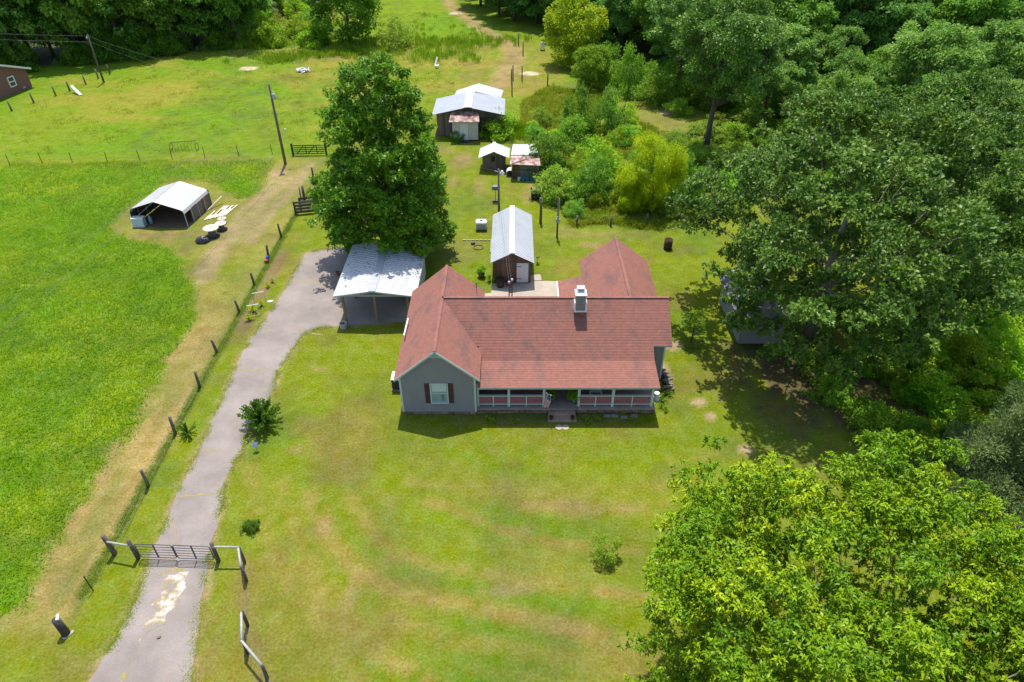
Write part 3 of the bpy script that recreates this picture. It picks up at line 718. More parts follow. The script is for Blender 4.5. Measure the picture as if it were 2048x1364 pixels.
dk.build('roof_deck', M_soffit, mro)
dk = MB(); slab(dk, [(-2.11, pyf + .01, pz - .006), (xp - .01, pyf + .01, pz - .006), (xp - .01, ybk, mz(ybk) - .006), (-2.11, ybk, mz(ybk) - .006)], .08)
slab(dk, [(-2.11, ybk + .004, mz(ybk) - .006), (xp - .01, ybk + .004, mz(ybk) - .006), (xp - .01, ye - .01, mz(ye) - .012), (-2.11, ye - .01, mz(ye) - .012)], .08)
dk.box(-2.10, xp, pyf - .02, pyf + .004, pz - .13, pz - .004)
dk.build('porch_fascia', M_soffit, pro)
rroof = MB(); rx0, rx1, rxr, ry1 = 5.27, 10.5, 7.9, 46.3; rez, rrz = 2.96, 5.0; ry0 = 38.0
shingles(rroof, (rx0, ry1, rez), (rx0, ry0, rez), (rxr, ry1, rrz), (rxr, ry0, rrz)); shingles(rroof, (rx1, ry0 + 1.4, rez), (rx1, ry1, rez), (rxr, ry0, rrz), (rxr, ry1, rrz))
shingles(rroof, (3.45, 44.05, 2.5), (3.45, 40.0, 2.5), (rx0, 44.05, rez), (rx0, 40.0, rez))
rroof.bar((rxr, ry0, rrz + .012), (rxr, ry1, rrz + .012), .2, .018)
rro = rroof.build('rear_roof', M_shingle, house)
dk = MB(); slab(dk, [(rx0, ry0, rez - .006), (rxr, ry0, rrz - .006), (rxr, ry1 - .01, rrz - .006), (rx0, ry1 - .01, rez - .006)], .1)
slab(dk, [(rxr, ry0, rrz - .006), (rx1 - .01, ry0 + 1.4, rez - .006), (rx1 - .01, ry1 - .01, rez - .006), (rxr, ry1 - .01, rrz - .006)], .1)
slab(dk, [(3.46, 44.04, 2.494), (3.46, 40.0, 2.494), (rx0, 40.0, rez - .006), (rx0, 44.04, rez - .006)], .1)
dk.build('roof_deck', M_soffit, rro)
MB().box(3.36, 3.449, 40.4, 44.0, 2.38, 2.52).build('gutter', M_white, rro)
# chimney
ch = MB().box(4.12, 4.74, 36.55, 37.2, 4.2, 4.95).build('chimney', M_brick, house)
MB().box(4.13, 4.73, 36.54, 37.19, 4.95, 6.05).build('chimney_stack', M_concgrey, ch)
for xx in (4.07, 4.79): MB().box(xx - .05, xx + .05, 36.5, 37.0, 4.85, 5.55).build('flashing', M_white, ch)
MB().box(4.04, 4.82, 36.46, 36.53, 4.86, 4.95).build('flashing', M_white, ch)
cp = MB().box(4.06, 4.80, 36.50, 37.26, 6.05, 6.13).build('chimney_cap', M_white, ch)
MB().box(4.18, 4.68, 36.85, 37.22, 6.13, 6.42).build('flue_hood', M_white, cp)
MB().box(4.26, 4.60, 36.84, 36.852, 6.2, 6.36).build('vent_grille', M_tarp, cp)
# roof pipe lying along the left eave
MB().tube([(-7.02, 35.6, 3.62), (-6.98, 37.5, 3.64)], .045, 8).build('roof_pipe', M_white, house)
# small wash of side windows
window(house, (10.2, 43.0, 1.7), .9, 1.2, 'x', M_trim, M_darkglass); window(house, (wx0, 37.0, 1.8), .9, 1.3, '-x', M_trim, M_darkglass)
# television aerial behind the wing ridge and the service mast
an = thing('roof_antenna', 'small bare aerial on the rear slope of the left wing', 'antenna', (-2.5, 40.6, 3.75))
MB().tube([(-2.5, 40.6, 3.6), (-2.5, 40.6, 4.5)], .02, 6).build('mast', M_steel, an)
for k in range(4): MB().tube([(-2.8 + .1 * k, 40.3 + .1 * k, 4.45 - .13 * k), (-2.3 - .05 * k, 40.8, 4.35 - .13 * k)], .012, 5).build('rod', M_steel, an)
ms = thing('service_mast', 'grey electric service mast standing behind the main roof ridge', 'mast', (-.1, 40.15, 0))
for dx in (-.1, .1):
    MB().tube([(-.1 + dx, 40.15, .2), (-.1 + dx, 40.15, 4.95 - abs(dx - .1))], .045, 8).build('conduit', M_steel, ms)
MB().lathe((-.1 + .1, 40.15, 4.95), [(.05, 0), (.1, .06), (.07, .16)], 8).build('weatherhead', M_bin, ms)
MB().lathe((-.2, 40.15, 4.75), [(.05, 0), (.1, .06), (.07, .16)], 8).build('weatherhead', M_bin, ms)
for k in range(3): MB().lathe((-.1, 40.08, 4.0 + .22 * k), [(.03, 0), (.06, .04), (.03, .08)], 8).build('insulator', M_black, ms)

# ------------------------------------------------------------------ carport
cp = thing('carport', 'open carport with white ribbed metal roof over the driveway end', 'carport', (-10.1, 45.5, 0))
cy0, cy1 = 41.75, 49.5; ce, cr = 2.6, 3.05; cxl, cxr, cxm = -13.1, -7.0, -10.2
rl = MB(); ribbed(rl, (cxl, cy1, ce), (cxl, cy0, ce), (cxm, cy1, cr), (cxm, cy0, cr), .3, .03); rlo = rl.build('roof_sheet', M_metal, cp)
rr = MB(); ribbed(rr, (cxr, cy0, ce), (cxr, cy1, ce), (cxm, cy0, cr), (cxm, cy1, cr), .3, .03); rr.build('roof_sheet', M_metal, cp)
rc = MB(); rc.bar((cxm - .13, cy0 - .02, cr + .028), (cxm - .13, cy1 + .02, cr + .028), .26, .012); rc.bar((cxm + .13, cy0 - .02, cr + .028), (cxm + .13, cy1 + .02, cr + .028), .26, .012)
rc.build('ridge_cap', M_galv, cp)
for xx, yy, zt in ((-12.5, 42.0, 2.6), (-10.2, 42.2, 2.95), (-7.75, 42.2, 2.6), (-12.5, 48.9, 2.6), (-7.5, 48.9, 2.6), (-12.5, 45.5, 2.6), (-7.5, 45.4, 2.6)):
    MB().box(xx - .075, xx + .075, yy - .075, yy + .075, 0, zt - .06).build('post', M_treated, cp)
for yy in (42.02, 45.5, 48.9):
    MB().box(-12.6, -7.4, yy + .08, yy + .13, 2.36, 2.54).build('tie_beam', M_soffit, cp)
bg = MB(); bg.bar((cxl + .05, cy0 + .03, ce - .07), (cxm, cy0 + .03, cr - .07), .03, .1); bg.bar((cxr - .05, cy0 + .03, ce - .07), (cxm, cy0 + .03, cr - .07), .03, .1); bg.build('gable_trim', M_galv, cp)
MB().box(-7.16, -7.12, 44.6, 48.4, .5, 2.5).build('side_panel', M_bin, cp)
plank_wall(cp, M_boardbrown, (-12.4, 49.2), (-7.5, 49.2), 0.05, flat(2.5), .3)
lit = MB(); r = random.Random(4)
for k in range(210):
    side = r.random(); xx = r.uniform(cxm + .2, cxr - .1) if side < .7 else r.uniform(cxl + .3, cxm - .2)
    yy = cy1 - abs(r.gauss(0, 3.2)) if r.random() < .7 else r.uniform(cy0 + 1, cy1)
    if side < .35: xx = cxr - abs(r.gauss(.05, .25)); yy = r.uniform(44, 48)
    if not cy0 < yy < cy1: continue
    zz = ce + (cr - ce) * (1 - abs(xx - cxm) / 3.0) + .045; s_ = r.uniform(.03, .08); a = r.uniform(0, 6.28)
    lit.face([(xx + math.cos(a + q) * s_, yy + math.sin(a + q) * s_ * .7, zz + r.uniform(0, .03)) for q in (0, 1.57, 3.14, 4.71)])
tag(lit.build('leaf_litter', mat('dead_leaf', (.20, .09, .045), .9, (.11, .05, .03), 30.0), cp), kind='stuff')
bx_ = thing('chest_freezer', 'dark chest freezer at the back of the carport', 'freezer', (-8.6, 47.2, 0)); MB().box(-9.4, -7.8, 46.8, 47.6, .05, .85).build('cabinet', M_tarp, bx_); MB().box(-9.42, -7.78, 46.78, 47.62, .86, .94).build('lid', M_black, bx_)
for k, (xx, yy, hh) in enumerate(((-9.9, 46.6, .75), (-9.35, 46.3, .6))):
    t = thing('storage_bin', ['tall white storage bin inside the carport', 'shorter white storage bin beside the dark freezer'][k], 'bin', (xx, yy, 0), group='white bins in the carport')
    MB().lathe((xx, yy, 0), [(.2, .02), (.26, hh), (.28, hh)], 12).build('body', M_white, t); MB().lathe((xx, yy, hh + .003), [(.29, 0), (.28, .04), (.1, .06)], 12).build('lid', M_plastic, t)
t = thing('planter_tub', 'pale planter tub at the foot of the front left carport post', 'planter', (-12.62, 41.45, 0)); MB().lathe((-12.62, 41.45, 0), [(.22, 0), (.28, .42), (.30, .45), (.24, .45), (.22, .38)], 14).build('tub', M_bin, t)
MB().lathe((-12.62, 41.45, .36), [(.22, 0), (.21, .03)], 14).build('soil', M_soil, t)
pp = G(676, 550); t = thing('flower_pot', 'small orange clay pot on the grass left of the carport', 'flower pot', pp)
MB().lathe(pp, [(.14, 0), (.2, .28), (.22, .3), (.18, .3), (.16, .2)], 12).build('pot', M_terra, t); MB().lathe(pp + V3(-.05, .25, 0), [(.08, 0), (.1, .18), (.05, .22)], 8).build('jug', M_white, t)

# ------------------------------------------------------------------ board shed behind the house
sh = thing('board_shed', 'long brown board shed with ribbed white roof behind the patio', 'shed', (0, 51.5, 0))
sx0, sx1, sy0, sy1, se, sr = -1.45, 1.5, 47.75, 55.6, 2.25, 3.0; sxm = 0.0
sg = lambda t: se - .05 + (sr - se - .08) * (1 - abs(2 * t - 1))
MB().box(sx0 + .06, sx1 - .06, sy0 + .06, sy1 - .06, .02, se - .1).build('inner_wall', M_boarddark, sh)
plank_wall(sh, M_boardbrown, (sx0, sy0), (sx1, sy0), .02, sg, .21)
plank_wall(sh, M_boardbrown, (sx0, sy1), (sx0, sy0), .02, flat(se), .3); plank_wall(sh, M_boardbrown, (sx1, sy0), (sx1, sy1), .02, flat(se), .3)
MB().box(sx0 - .02, sx1 + .02, sy0 - .05, sy0 - .02, 1.94, 2.03).build('trim_board', M_board, sh)
door = MB().box(.38, 1.33, sy0 - .08, sy0 - .035, .1, 1.92).build('door', M_whitedoor, sh)
for k in range(5): MB().box(.42 + k * .18, .58 + k * .18, sy0 - .095, sy0 - .081, .14, 1.88).build('plank', M_whitedoor, door)
for z in (.45, 1.6): MB().box(.40, .75, sy0 - .11, sy0 - .097, z, z + .05).build('hinge', M_black, door)
for s, e in ((-1, -1.72), (1, 1.78)):
    m_ = MB(); a0 = (e, 47.4, se - .15); a1 = (e, 55.9, se - .15); b0 = (sxm + .03, 47.4, sr); b1 = (sxm + .03, 55.9, sr)
    ribbed(m_, *( (a1, a0, b1, b0) if s < 0 else (a0, a1, b0, b1)), .24, .035); m_.build('roof_sheet', M_shedroof, sh)
m_ = MB(); m_.bar((sxm - .07, 47.38, sr + .02), (sxm - .07, 55.92, sr + .02), .22, .012); m_.bar((sxm + .12, 47.38, sr + .02), (sxm + .12, 55.92, sr + .02), .2, .012); m_.build('ridge_cap', M_white, sh)
stx = MB(); 
for k in range(5):
    a = R(90 + 72 * k); stx.face([(0 + .03, sy0 - .06, 2.35)] + [(.03 + rr_ * math.cos(a + da), sy0 - .06, 2.35 + rr_ * math.sin(a + da)) for rr_, da in ((.07, -R(36)), (.2, 0), (.07, R(36)))])
stx.build('star', M_steel, sh)
p_ = V3(-.95, 47.2, 0); t = thing('barrel', 'dark barrel with lid in front of the board shed', 'barrel', p_)
MB().lathe(p_, [(.26, 0), (.31, .2), (.32, .45), (.30, .72)], 16).build('drum', M_rustmetal, t, True); MB().lathe(p_ + V3(0, 0, .722), [(.33, 0), (.33, .05), (.05, .08)], 16).build('lid', M_black, t)
p_ = V3(-.2, 47.35, 0); t = thing('clay_pot', 'rounded clay pot between barrel and shed door', 'pot', p_); MB().lathe(p_, [(.14, 0), (.24, .18), (.2, .36), (.22, .4), (.15, .36)], 14).build('pot', M_terra, t, True)

# ------------------------------------------------------------------ barn with its small white wash house
bn = thing('barn', 'low grey board barn with wide white metal roof', 'barn', (-5.2, 84, 0))
b0x, b1x, by0, by1, be, br = -9.0, -1.35, 81.2, 86.0, 2.9, 3.75; bm_ = -5.2
bgz = lambda t: be + (br - be - .1) * (1 - abs(2 * t - 1))
MB().box(b0x + .08, b1x - .08, by0 + .08, by1, .02, be - .1).build('inner_wall', M_boarddark, bn)
plank_wall(bn, M_board, (b0x, by0), (-7.0, by0), .02, lambda t: bgz(t * .27), .25); plank_wall(bn, M_board, (-2.3, by0), (b1x, by0), .02, lambda t: bgz(.88 + t * .12), .25)
plank_wall(bn, M_board, (-7.0, by0), (-2.3, by0), 2.3, lambda t: bgz(.27 + .6 * t), .25)
plank_wall(bn, M_board, (b0x, by1), (b0x, by0), .02, flat(be), .3); plank_wall(bn, M_board, (b1x, by0), (b1x, by1), .02, flat(be), .3)
for s, e in ((-1, -9.45), (1, -.85)):
    m_ = MB(); a0 = (e, 80.4, be - .05); a1 = (e, 86.4, be - .05); c0 = (bm_, 80.4, br); c1 = (bm_, 86.4, br)
    ribbed(m_, *((a1, a0, c1, c0) if s < 0 else (a0, a1, c0, c1)), .32, .03); m_.build('roof_sheet', M_galv, bn)
m_ = MB(); m_.bar((bm_ - .22, 80.38, br + .02), (bm_ - .22, 86.42, br + .02), .46, .015); m_.bar((bm_ + .22, 80.38, br + .02), (bm_ + .22, 86.42, br + .02), .44, .015); m_.build('ridge_cap', M_white, bn)
for s, e in ((-1, -7.4), (1, -1.4)):
    m_ = MB(); a0 = (e, 86.5, 2.9); a1 = (e + .3, 89.6, 2.9); c0 = (-4.5, 86.5, 3.7); c1 = (-4.3, 89.9, 3.7)
    ribbed(m_, *((a1, a0, c1, c0) if s < 0 else (a0, a1, c0, c1)), .32, .03); m_.build('rear_roof_sheet', M_metal, bn)
MB().box(-7.0, -1.8, 86.6, 89.3, 0, 2.85).build('rear_bay', M_board, bn)
wh = thing('wash_house', 'small cream clapboard room with rusty tin roof before the barn', 'outbuilding', (-5.5, 80, 0))
ww = MB(); lap_wall(ww, (-7.05, 79.6), (-4.05, 79.6), .15, flat(2.35), .2, .02); lap_wall(ww, (-4.05, 79.6), (-4.05, 81.0), .15, flat(2.6)); lap_wall(ww, (-7.05, 81.0), (-7.05, 79.6), .15, flat(2.6)); ww.build('siding', M_lapwhite, wh)
dd_ = MB().box(-6.15, -5.2, 79.52, 79.575, .15, 2.15).build('door', M_whitedoor, wh); MB().lathe((-6.05, 79.5, 1.1), [(.03, -.03), (.04, 0), (.03, .03)], 8).build('handle', M_black, dd_)
MB().box(-6.3, -5.0, 79.0, 79.5, 0, .15).build('step', M_boarddark, wh)
m_ = MB(); ribbed(m_, (-7.4, 79.1, 2.45), (-3.8, 79.1, 2.45), (-7.2, 80.9, 3.1), (-3.95, 80.9, 3.1), .2, .03); m_.build('roof_sheet', M_rust, wh)
def tote(label, p, w, d, h, group=None):
    t = thing('water_tote', label, 'tote', p)
    bm2 = bmesh.new(); bmesh.ops.create_cube(bm2, size=1); bmesh.ops.scale(bm2, vec=(w, d, h - .12), verts=bm2.verts); bmesh.ops.translate(bm2, vec=(0, 0, .12 + (h - .12) / 2), verts=bm2.verts)
    bmesh.ops.bevel(bm2, geom=bm2.edges[:], offset=.07, segments=3, affect='EDGES'); me = bpy.data.meshes.new('tank'); bm2.to_mesh(me); bm2.free(); me.materials.append(M_plastic)
    o = bpy.data.objects.new('tank', me); col.objects.link(o); o.parent = t
    cg = MB(); n = 7
    for k in range(n + 1):
        xx = -w / 2 + w * k / n
        for yy in (-d / 2 - .02, d / 2 + .02): cg.bar((xx, yy, .12), (xx, yy, h), .02, .02)
    for k in range(6):
        z = .14 + (h - .14) * k / 5
        for yy in (-d / 2 - .03, d / 2 + .03): cg.bar((-w / 2 - .03, yy, z), (w / 2 + .03, yy, z), .02, .02)
        for xx in (-w / 2 - .03, w / 2 + .03): cg.bar((xx, -d / 2 - .03, z), (xx, d / 2 + .03, z), .02, .02)
    cg.build('cage', M_bin, t, local=True); MB().box(-w / 2, w / 2, -d / 2, d / 2, 0, .11).build('pallet', M_board, t, local=True)
    MB().lathe((0, 0, h), [(.12, 0), (.12, .05), (.02, .05)], 10).build('cap', M_black, t, local=True); return t
tote('white caged water tote beside the barn front', G(983, 252) + V3(0, -2.3, 0), 1.15, 1.0, 1.45); tote('white caged water tote on the lawn left of the board shed', G(963, 458), .95, .8, .85)

# ------------------------------------------------------------------ small shed and lean-to
ss = thing('small_shed', 'small grey board shed with clean white gable roof', 'shed', (-1.95, 71.6, 0))
q0, q1, qy0, qy1, qe, qr = -3.2, -.72, 70.95, 72.6, 1.65, 2.3; qm = -1.95
MB().box(q0 + .05, q1 - .05, qy0 + .05, qy1 - .05, 0, qe - .05).build('inner_wall', M_boarddark, ss)
plank_wall(ss, M_board, (q0, qy0), (q1, qy0), .02, lambda t: qe + .5 * (1 - abs(2 * t - 1)), .2); plank_wall(ss, M_board, (q1, qy0), (q1, qy1), .02, flat(qe), .22); plank_wall(ss, M_board, (q0, qy1), (q0, qy0), .02, flat(qe), .22)
MB().box(-2.25, -1.85, qy0 - .05, qy0 - .017, .95, 1.6).build('opening', M_black, ss)
for s, e in ((-1, -3.62), (1, -.3)):
    m_ = MB(); a0 = (e, 70.3, 1.62); a1 = (e + .1, 73.1, 1.62); c0 = (qm, 70.3, 2.3); c1 = (qm, 73.1, 2.3)
    ribbed(m_, *((a1, a0, c1, c0) if s < 0 else (a0, a1, c0, c1)), .3, .02); m_.build('roof_sheet', M_metal, ss)
m_ = MB(); m_.bar((qm, 70.28, 2.325), (qm, 73.12, 2.325), .3, .02); m_.build('ridge_cap', M_white, ss)
lt = thing('lean_to', 'lean-to hut with white and rusty tin roof under a bush', 'shed', (1.4, 70.3, 0))
MB().box(.15, 2.75, 68.75, 72.4, 0, 1.65).build('inner_wall', M_boarddark, lt)
plank_wall(lt, M_boardbrown, (.05, 68.7), (.85, 68.7), .02, flat(1.72), .2); plank_wall(lt, M_tarp, (.85, 68.7), (2.85, 68.7), .02, flat(1.7), .25); plank_wall(lt, M_board, (.05, 72.4), (.05, 68.7), .02, flat(1.85), .3)
MB().bar((.9, 68.62, 1.0), (2.8, 68.62, 1.0), .05, .08).build('batten', M_board, lt)
m_ = MB(); ribbed(m_, (-.22, 68.25, 1.78), (3.0, 67.95, 1.74), (-.1, 70.3, 1.95), (2.9, 70.3, 1.93), .2, .02); m_.build('rusty_sheet', M_rust, lt)
m_ = MB(); ribbed(m_, (-.1, 70.2, 2.02), (2.85, 70.2, 2.0), (.1, 73.0, 2.1), (2.6, 73.0, 2.1), .35, .03); m_.build('white_sheet', M_metal, lt)
MB().bar((-.05, 68.2, 1.87), (1.9, 69.6, 1.98), .08, .04).build('loose_lath', M_board, lt)
p_ = V3(-.25, 69.6, 0); t = thing('steel_drum', 'white steel drum lying against the lean-to wall', 'drum', p_); MB().tube([p_ + V3(0, -.45, .36), p_ + V3(0, .45, .36)], .36, 16).build('shell', M_white, t); MB().tube([p_ + V3(0, -.47, .36), p_ + V3(0, -.452, .36)], .33, 16).build('open_end', M_black, t)
for k in range(4):
    p_ = V3(1.2 + k * .42, 68.15, 0); t = thing('teal_tub', 'teal plastic tub in the row before the lean-to', 'tub', p_, group='teal tubs before the lean-to')
    MB().lathe(p_, [(.14, 0), (.19, .26), (.2, .28), (.16, .27), (.13, .05)], 12).build('tub', M_teal, t)
p_ = V3(.75, 68.2, 0); t = thing('bucket', 'white bucket at the corner of the lean-to', 'bucket', p_); MB().lathe(p_, [(.13, 0), (.17, .32), (.15, .32), (.12, .05)], 12).build('pail', M_white, t)

# ------------------------------------------------------------------ metal shelter in the pasture
ms_ = thing('metal_shelter', 'low white metal shelter with open front in the pasture', 'shelter', (-32.6, 59.5, 0))
A0, A1, B0, B1 = V3(-35.6, 57.9, 0), V3(-30.4, 57.6, 0), V3(-34.9, 62.5, 0), V3(-29.75, 62.2, 0)
pr = [(0, 1.35), (.02, 1.62), (.06, 1.76), (.5, 2.5), (.94, 1.76), (.98, 1.62), (1, 1.35)]
fa = [A0.lerp(A1, t) + V3(0, 0, z) for t, z in pr]; fb = [B0.lerp(B1, t) + V3(0, 0, z) for t, z in pr]
m_ = MB()
for i in range(len(pr) - 1): slab(m_, [fa[i], fa[i + 1], fb[i + 1], fb[i]], .04)
for k in range(1, 14):
    f_ = k / 14
    for i in (2, 3): m_.bar(fa[i].lerp(fb[i], f_) + V3(0, 0, .012), fa[i + 1].lerp(fb[i + 1], f_) + V3(0, 0, .012), .05, .02)
m_.build('roof_sheet', M_metal, ms_)
for tt, side in ((A0, 0), (A1, 1)):
    b_ = (B0, B1)[side]
    for k in range(5):
        p_ = tt.lerp(b_, k / 4); MB().bar(p_, p_ + V3(0, 0, 1.36), .06, .06).build('frame_post', M_bin, ms_)
plank_wall(ms_, M_board, tuple((A1.lerp(B1, .22))[:2]), tuple(B1[:2]), .05, flat(1.4), .28); plank_wall(ms_, M_boarddark, tuple(B0[:2]), tuple(A0[:2]), .05, flat(1.4), .3)
plank_wall(ms_, M_boarddark, tuple(B1[:2]), tuple(B0[:2]), .05, lambda t: 1.6 + .8 * (1 - abs(2 * t - 1)), .3)
so = sheet('dirt_floor', [tuple((p)[:2]) for p in (A0 + V3(.1, -.2, 0), A1 + V3(.1, -.25, 0), B1, B0)], .012, M_soil); so.parent = ms_; so.location = -ms_.location
p_ = G(281, 452); t = thing('old_freezer', 'pale blue box freezer outside the metal shelter', 'freezer', p_); MB().obox(p_ + V3(0, 0, .42), (1.05, .62, .8), .05).build('cabinet', mat('pale_blue', (.50, .60, .66), .4, (.42, .52, .58), 2.0), t); MB().obox(p_ + V3(0, .02, .87), (1.08, .62, .09), .05).build('lid', M_white, t)
p_ = p_ + V3(.8, .55, 0); t = thing('gas_cylinder', 'small blue cylinder beside the pale freezer', 'cylinder', p_); MB().lathe(p_, [(.15, 0), (.17, .1), (.17, .6), (.08, .72), (.05, .85)], 12).build('body', mat('faded_blue', (.22, .34, .46), .5), t, True)
pal = thing('plank_pile', 'pale planks laid flat beside the metal shelter', 'planks', (-28.7, 60.4, 0))
for k in range(9):
    a = V3(-29.35 + k * .2, 58.9 + .12 * k, .05 + .012 * (k % 2)); b = a + V3(.5, 3.0 - .08 * k, 0); d_ = b - a
    for j in range(3):
        if rng.random() < .12: continue
        c_ = a.lerp(b, (j + .5) / 3); piece('plank', pal, M_palewood, c_, (.16, d_.length / 3 - .05, .04), math.atan2(d_.y, d_.x) - R(90) + rng.uniform(-.04, .04))
piece('plank', pal, M_palewood, (-29.35, 61.9, .35), (.1, 2.2, .05), -R(28), R(18))
def spool(label, p, r, h, group='cable spools'):
    t = thing('cable_spool', label, 'cable spool', p, rng.uniform(0, 6), group)
    MB().lathe((0, 0, 0), [(r * .95, 0), (r * .95, .07)], 22).build('flange', M_boarddark, t, local=True); MB().lathe((0, 0, .07), [(r * .5, 0), (r * .5, h - .14)], 16).build('core', M_board, t, local=True)
    tp = MB().lathe((0, 0, h - .07), [(r, 0), (r, .07)], 24).build('flange', M_palewood, t, local=True)
    for k in range(-3, 4): MB().box(-.004 + k * r / 3.5, .012 + k * r / 3.5, -math.sqrt(max(.01, 1 - (k / 3.5) ** 2)) * r * .96, math.sqrt(max(.01, 1 - (k / 3.5) ** 2)) * r * .96, h + .001, h + .004).build('joint', M_board, tp, local=True)
    MB().lathe((0, 0, h + .002), [(.08, 0), (.08, .01)], 10).build('hub_hole', M_black, tp, local=True); return t
spool('largest cable spool table, nearest the black bag', G(426, 472), .68, .85); spool('middle-sized cable spool table behind the largest one', G(445, 459), .5, .68); spool('smallest cable spool table, farthest from the black bag', G(446, 446), .4, .5)
bm2 = bmesh.new(); bmesh.ops.create_icosphere(bm2, subdivisions=4, radius=1)
for v in bm2.verts:
    n_ = float(fbm(np.array([v.co.x * 2 + v.co.z]), np.array([v.co.y * 2 + 5 - v.co.z]), 5)[0]); f_ = .75 + .5 * n_
    v.co = Vector((v.co.x * .62 * f_, v.co.y * .42 * f_, max(-.05, v.co.z) * .5 * f_))
me = bpy.data.meshes.new('black_bag'); bm2.to_mesh(me); bm2.free(); me.materials.append(M_bag); o = bpy.data.objects.new('black_bag', me); col.objects.link(o); o.location = G(406, 484) + V3(0, 0, .04); tag(o, 'crumpled black plastic bag on the grass by the cable spools', 'bag')

# ------------------------------------------------------------------ grey outbuilding under the big tree, brick neighbour house
gs = thing('grey_outbuilding', 'blue-grey clapboard outbuilding under the big shade tree', 'outbuilding', (18.0, 42, 0))
w_ = MB(); gz = lambda t: 2.3 + 1.0 * (1 - abs(2 * t - 1)); lap_wall(w_, (16.4, 39.4), (19.6, 39.4), .1, gz); lap_wall(w_, (19.6, 39.4), (19.6, 45), .1, flat(2.3)); lap_wall(w_, (16.4, 45), (16.4, 39.4), .1, flat(2.3)); lap_wall(w_, (19.6, 45), (16.4, 45), .1, gz); w_.build('siding', M_siding, gs)
rf = MB(); shingles(rf, (16.05, 45.3, 2.2), (16.05, 39.1, 2.2), (18, 45.3, 3.45), (18, 39.1, 3.45)); shingles(rf, (19.95, 39.1, 2.2), (19.95, 45.3, 2.2), (18, 39.1, 3.45), (18, 45.3, 3.45)); ro = rf.build('roof', mat('grey_shingle', (.20, .18, .20), .9, (.13, .12, .13), 2.0), gs)
dk = MB(); slab(dk, [(16.05, 39.12, 2.19), (18, 39.12, 3.44), (18, 45.28, 3.44), (16.05, 45.28, 2.19)], .08); slab(dk, [(18, 39.12, 3.44), (19.95, 39.12, 2.19), (19.95, 45.28, 2.19), (18, 45.28, 3.44)], .08); dk.build('roof_deck', M_soffit, ro)
MB().box(16.5, 19.5, 39.5, 44.9, 0, .1).build('foundation', M_stone, gs)
bh = thing('brick_house', 'red brick house with pale roof at the left edge of the field', 'house', (-74, 99, 0))
c0, c1 = V3(-71.5, 91.0, 0), V3(-69.4, 101.0, 0)                                  # gable end faces the field
dv = (c1 - c0).normalized(); nv = V3(dv.y, -dv.x, 0); back = -nv * 14
def quad_wall(mb, a, b, z0, z1): mb.face([a + V3(0, 0, z0), b + V3(0, 0, z0), b + V3(0, 0, z1), a + V3(0, 0, z1)])
w_ = MB(); quad_wall(w_, c0, c1, 0, 2.5); quad_wall(w_, c1, c1 + back, 0, 2.5); quad_wall(w_, c0 + back, c0, 0, 2.5); md = (c0 + c1) / 2
w_.face([c0 + V3(0, 0, 2.5), c1 + V3(0, 0, 2.5), md + V3(0, 0, 4.3)]); w_.build('wall', M_brick, bh)
rf = MB(); e0, e1 = c0 - dv * .5 + nv * .5, c1 + dv * .5 + nv * .5; mp_ = (e0 + e1) / 2
slab(rf, [e0 + V3(0, 0, 2.5), mp_ + V3(0, 0, 4.5), mp_ + back * 1.07 + V3(0, 0, 4.5), e0 + back * 1.07 + V3(0, 0, 2.5)], .14); slab(rf, [mp_ + V3(0, 0, 4.5), e1 + V3(0, 0, 2.5), e1 + back * 1.07 + V3(0, 0, 2.5), mp_ + back * 1.07 + V3(0, 0, 4.5)], .14); ro = rf.build('roof', M_galv, bh)
m_ = MB(); m_.bar(e0 + nv * .02 + V3(0, 0, 2.42), mp_ + nv * .02 + V3(0, 0, 4.42), .04, .25); m_.bar(e1 + nv * .02 + V3(0, 0, 2.42), mp_ + nv * .02 + V3(0, 0, 4.42), .04, .25); m_.build('rake_board', M_white, ro)
for s_ in (3.4, 7.2):
    a = c0 + dv * (s_ - .5) + nv * .02; b = c0 + dv * (s_ + .5) + nv * .02; m_ = MB(); m_.face([a + V3(0, 0, .95), b + V3(0, 0, .95), b + V3(0, 0, 2.2), a + V3(0, 0, 2.2)]); wo = m_.build('window', M_darkglass, bh)
    m_ = MB()
    for (p1, p2) in ((a + V3(0, 0, .95), a + V3(0, 0, 2.2)), (b + V3(0, 0, .95), b + V3(0, 0, 2.2)), (a + V3(0, 0, .95), b + V3(0, 0, .95)), (a + V3(0, 0, 2.2), b + V3(0, 0, 2.2)), (a + V3(0, 0, 1.57), b + V3(0, 0, 1.57))): m_.bar(p1 + nv * .03, p2 + nv * .03, .12, .12)
    m_.build('frame', M_white, wo)
for s_ in (1.5, 8.8): MB().obox(c0 + dv * s_ + nv * .03 + V3(0, 0, .3), (.06, .45, .22), math.atan2(dv.y, dv.x) - R(90)).build('crawl_vent', M_bin, bh)

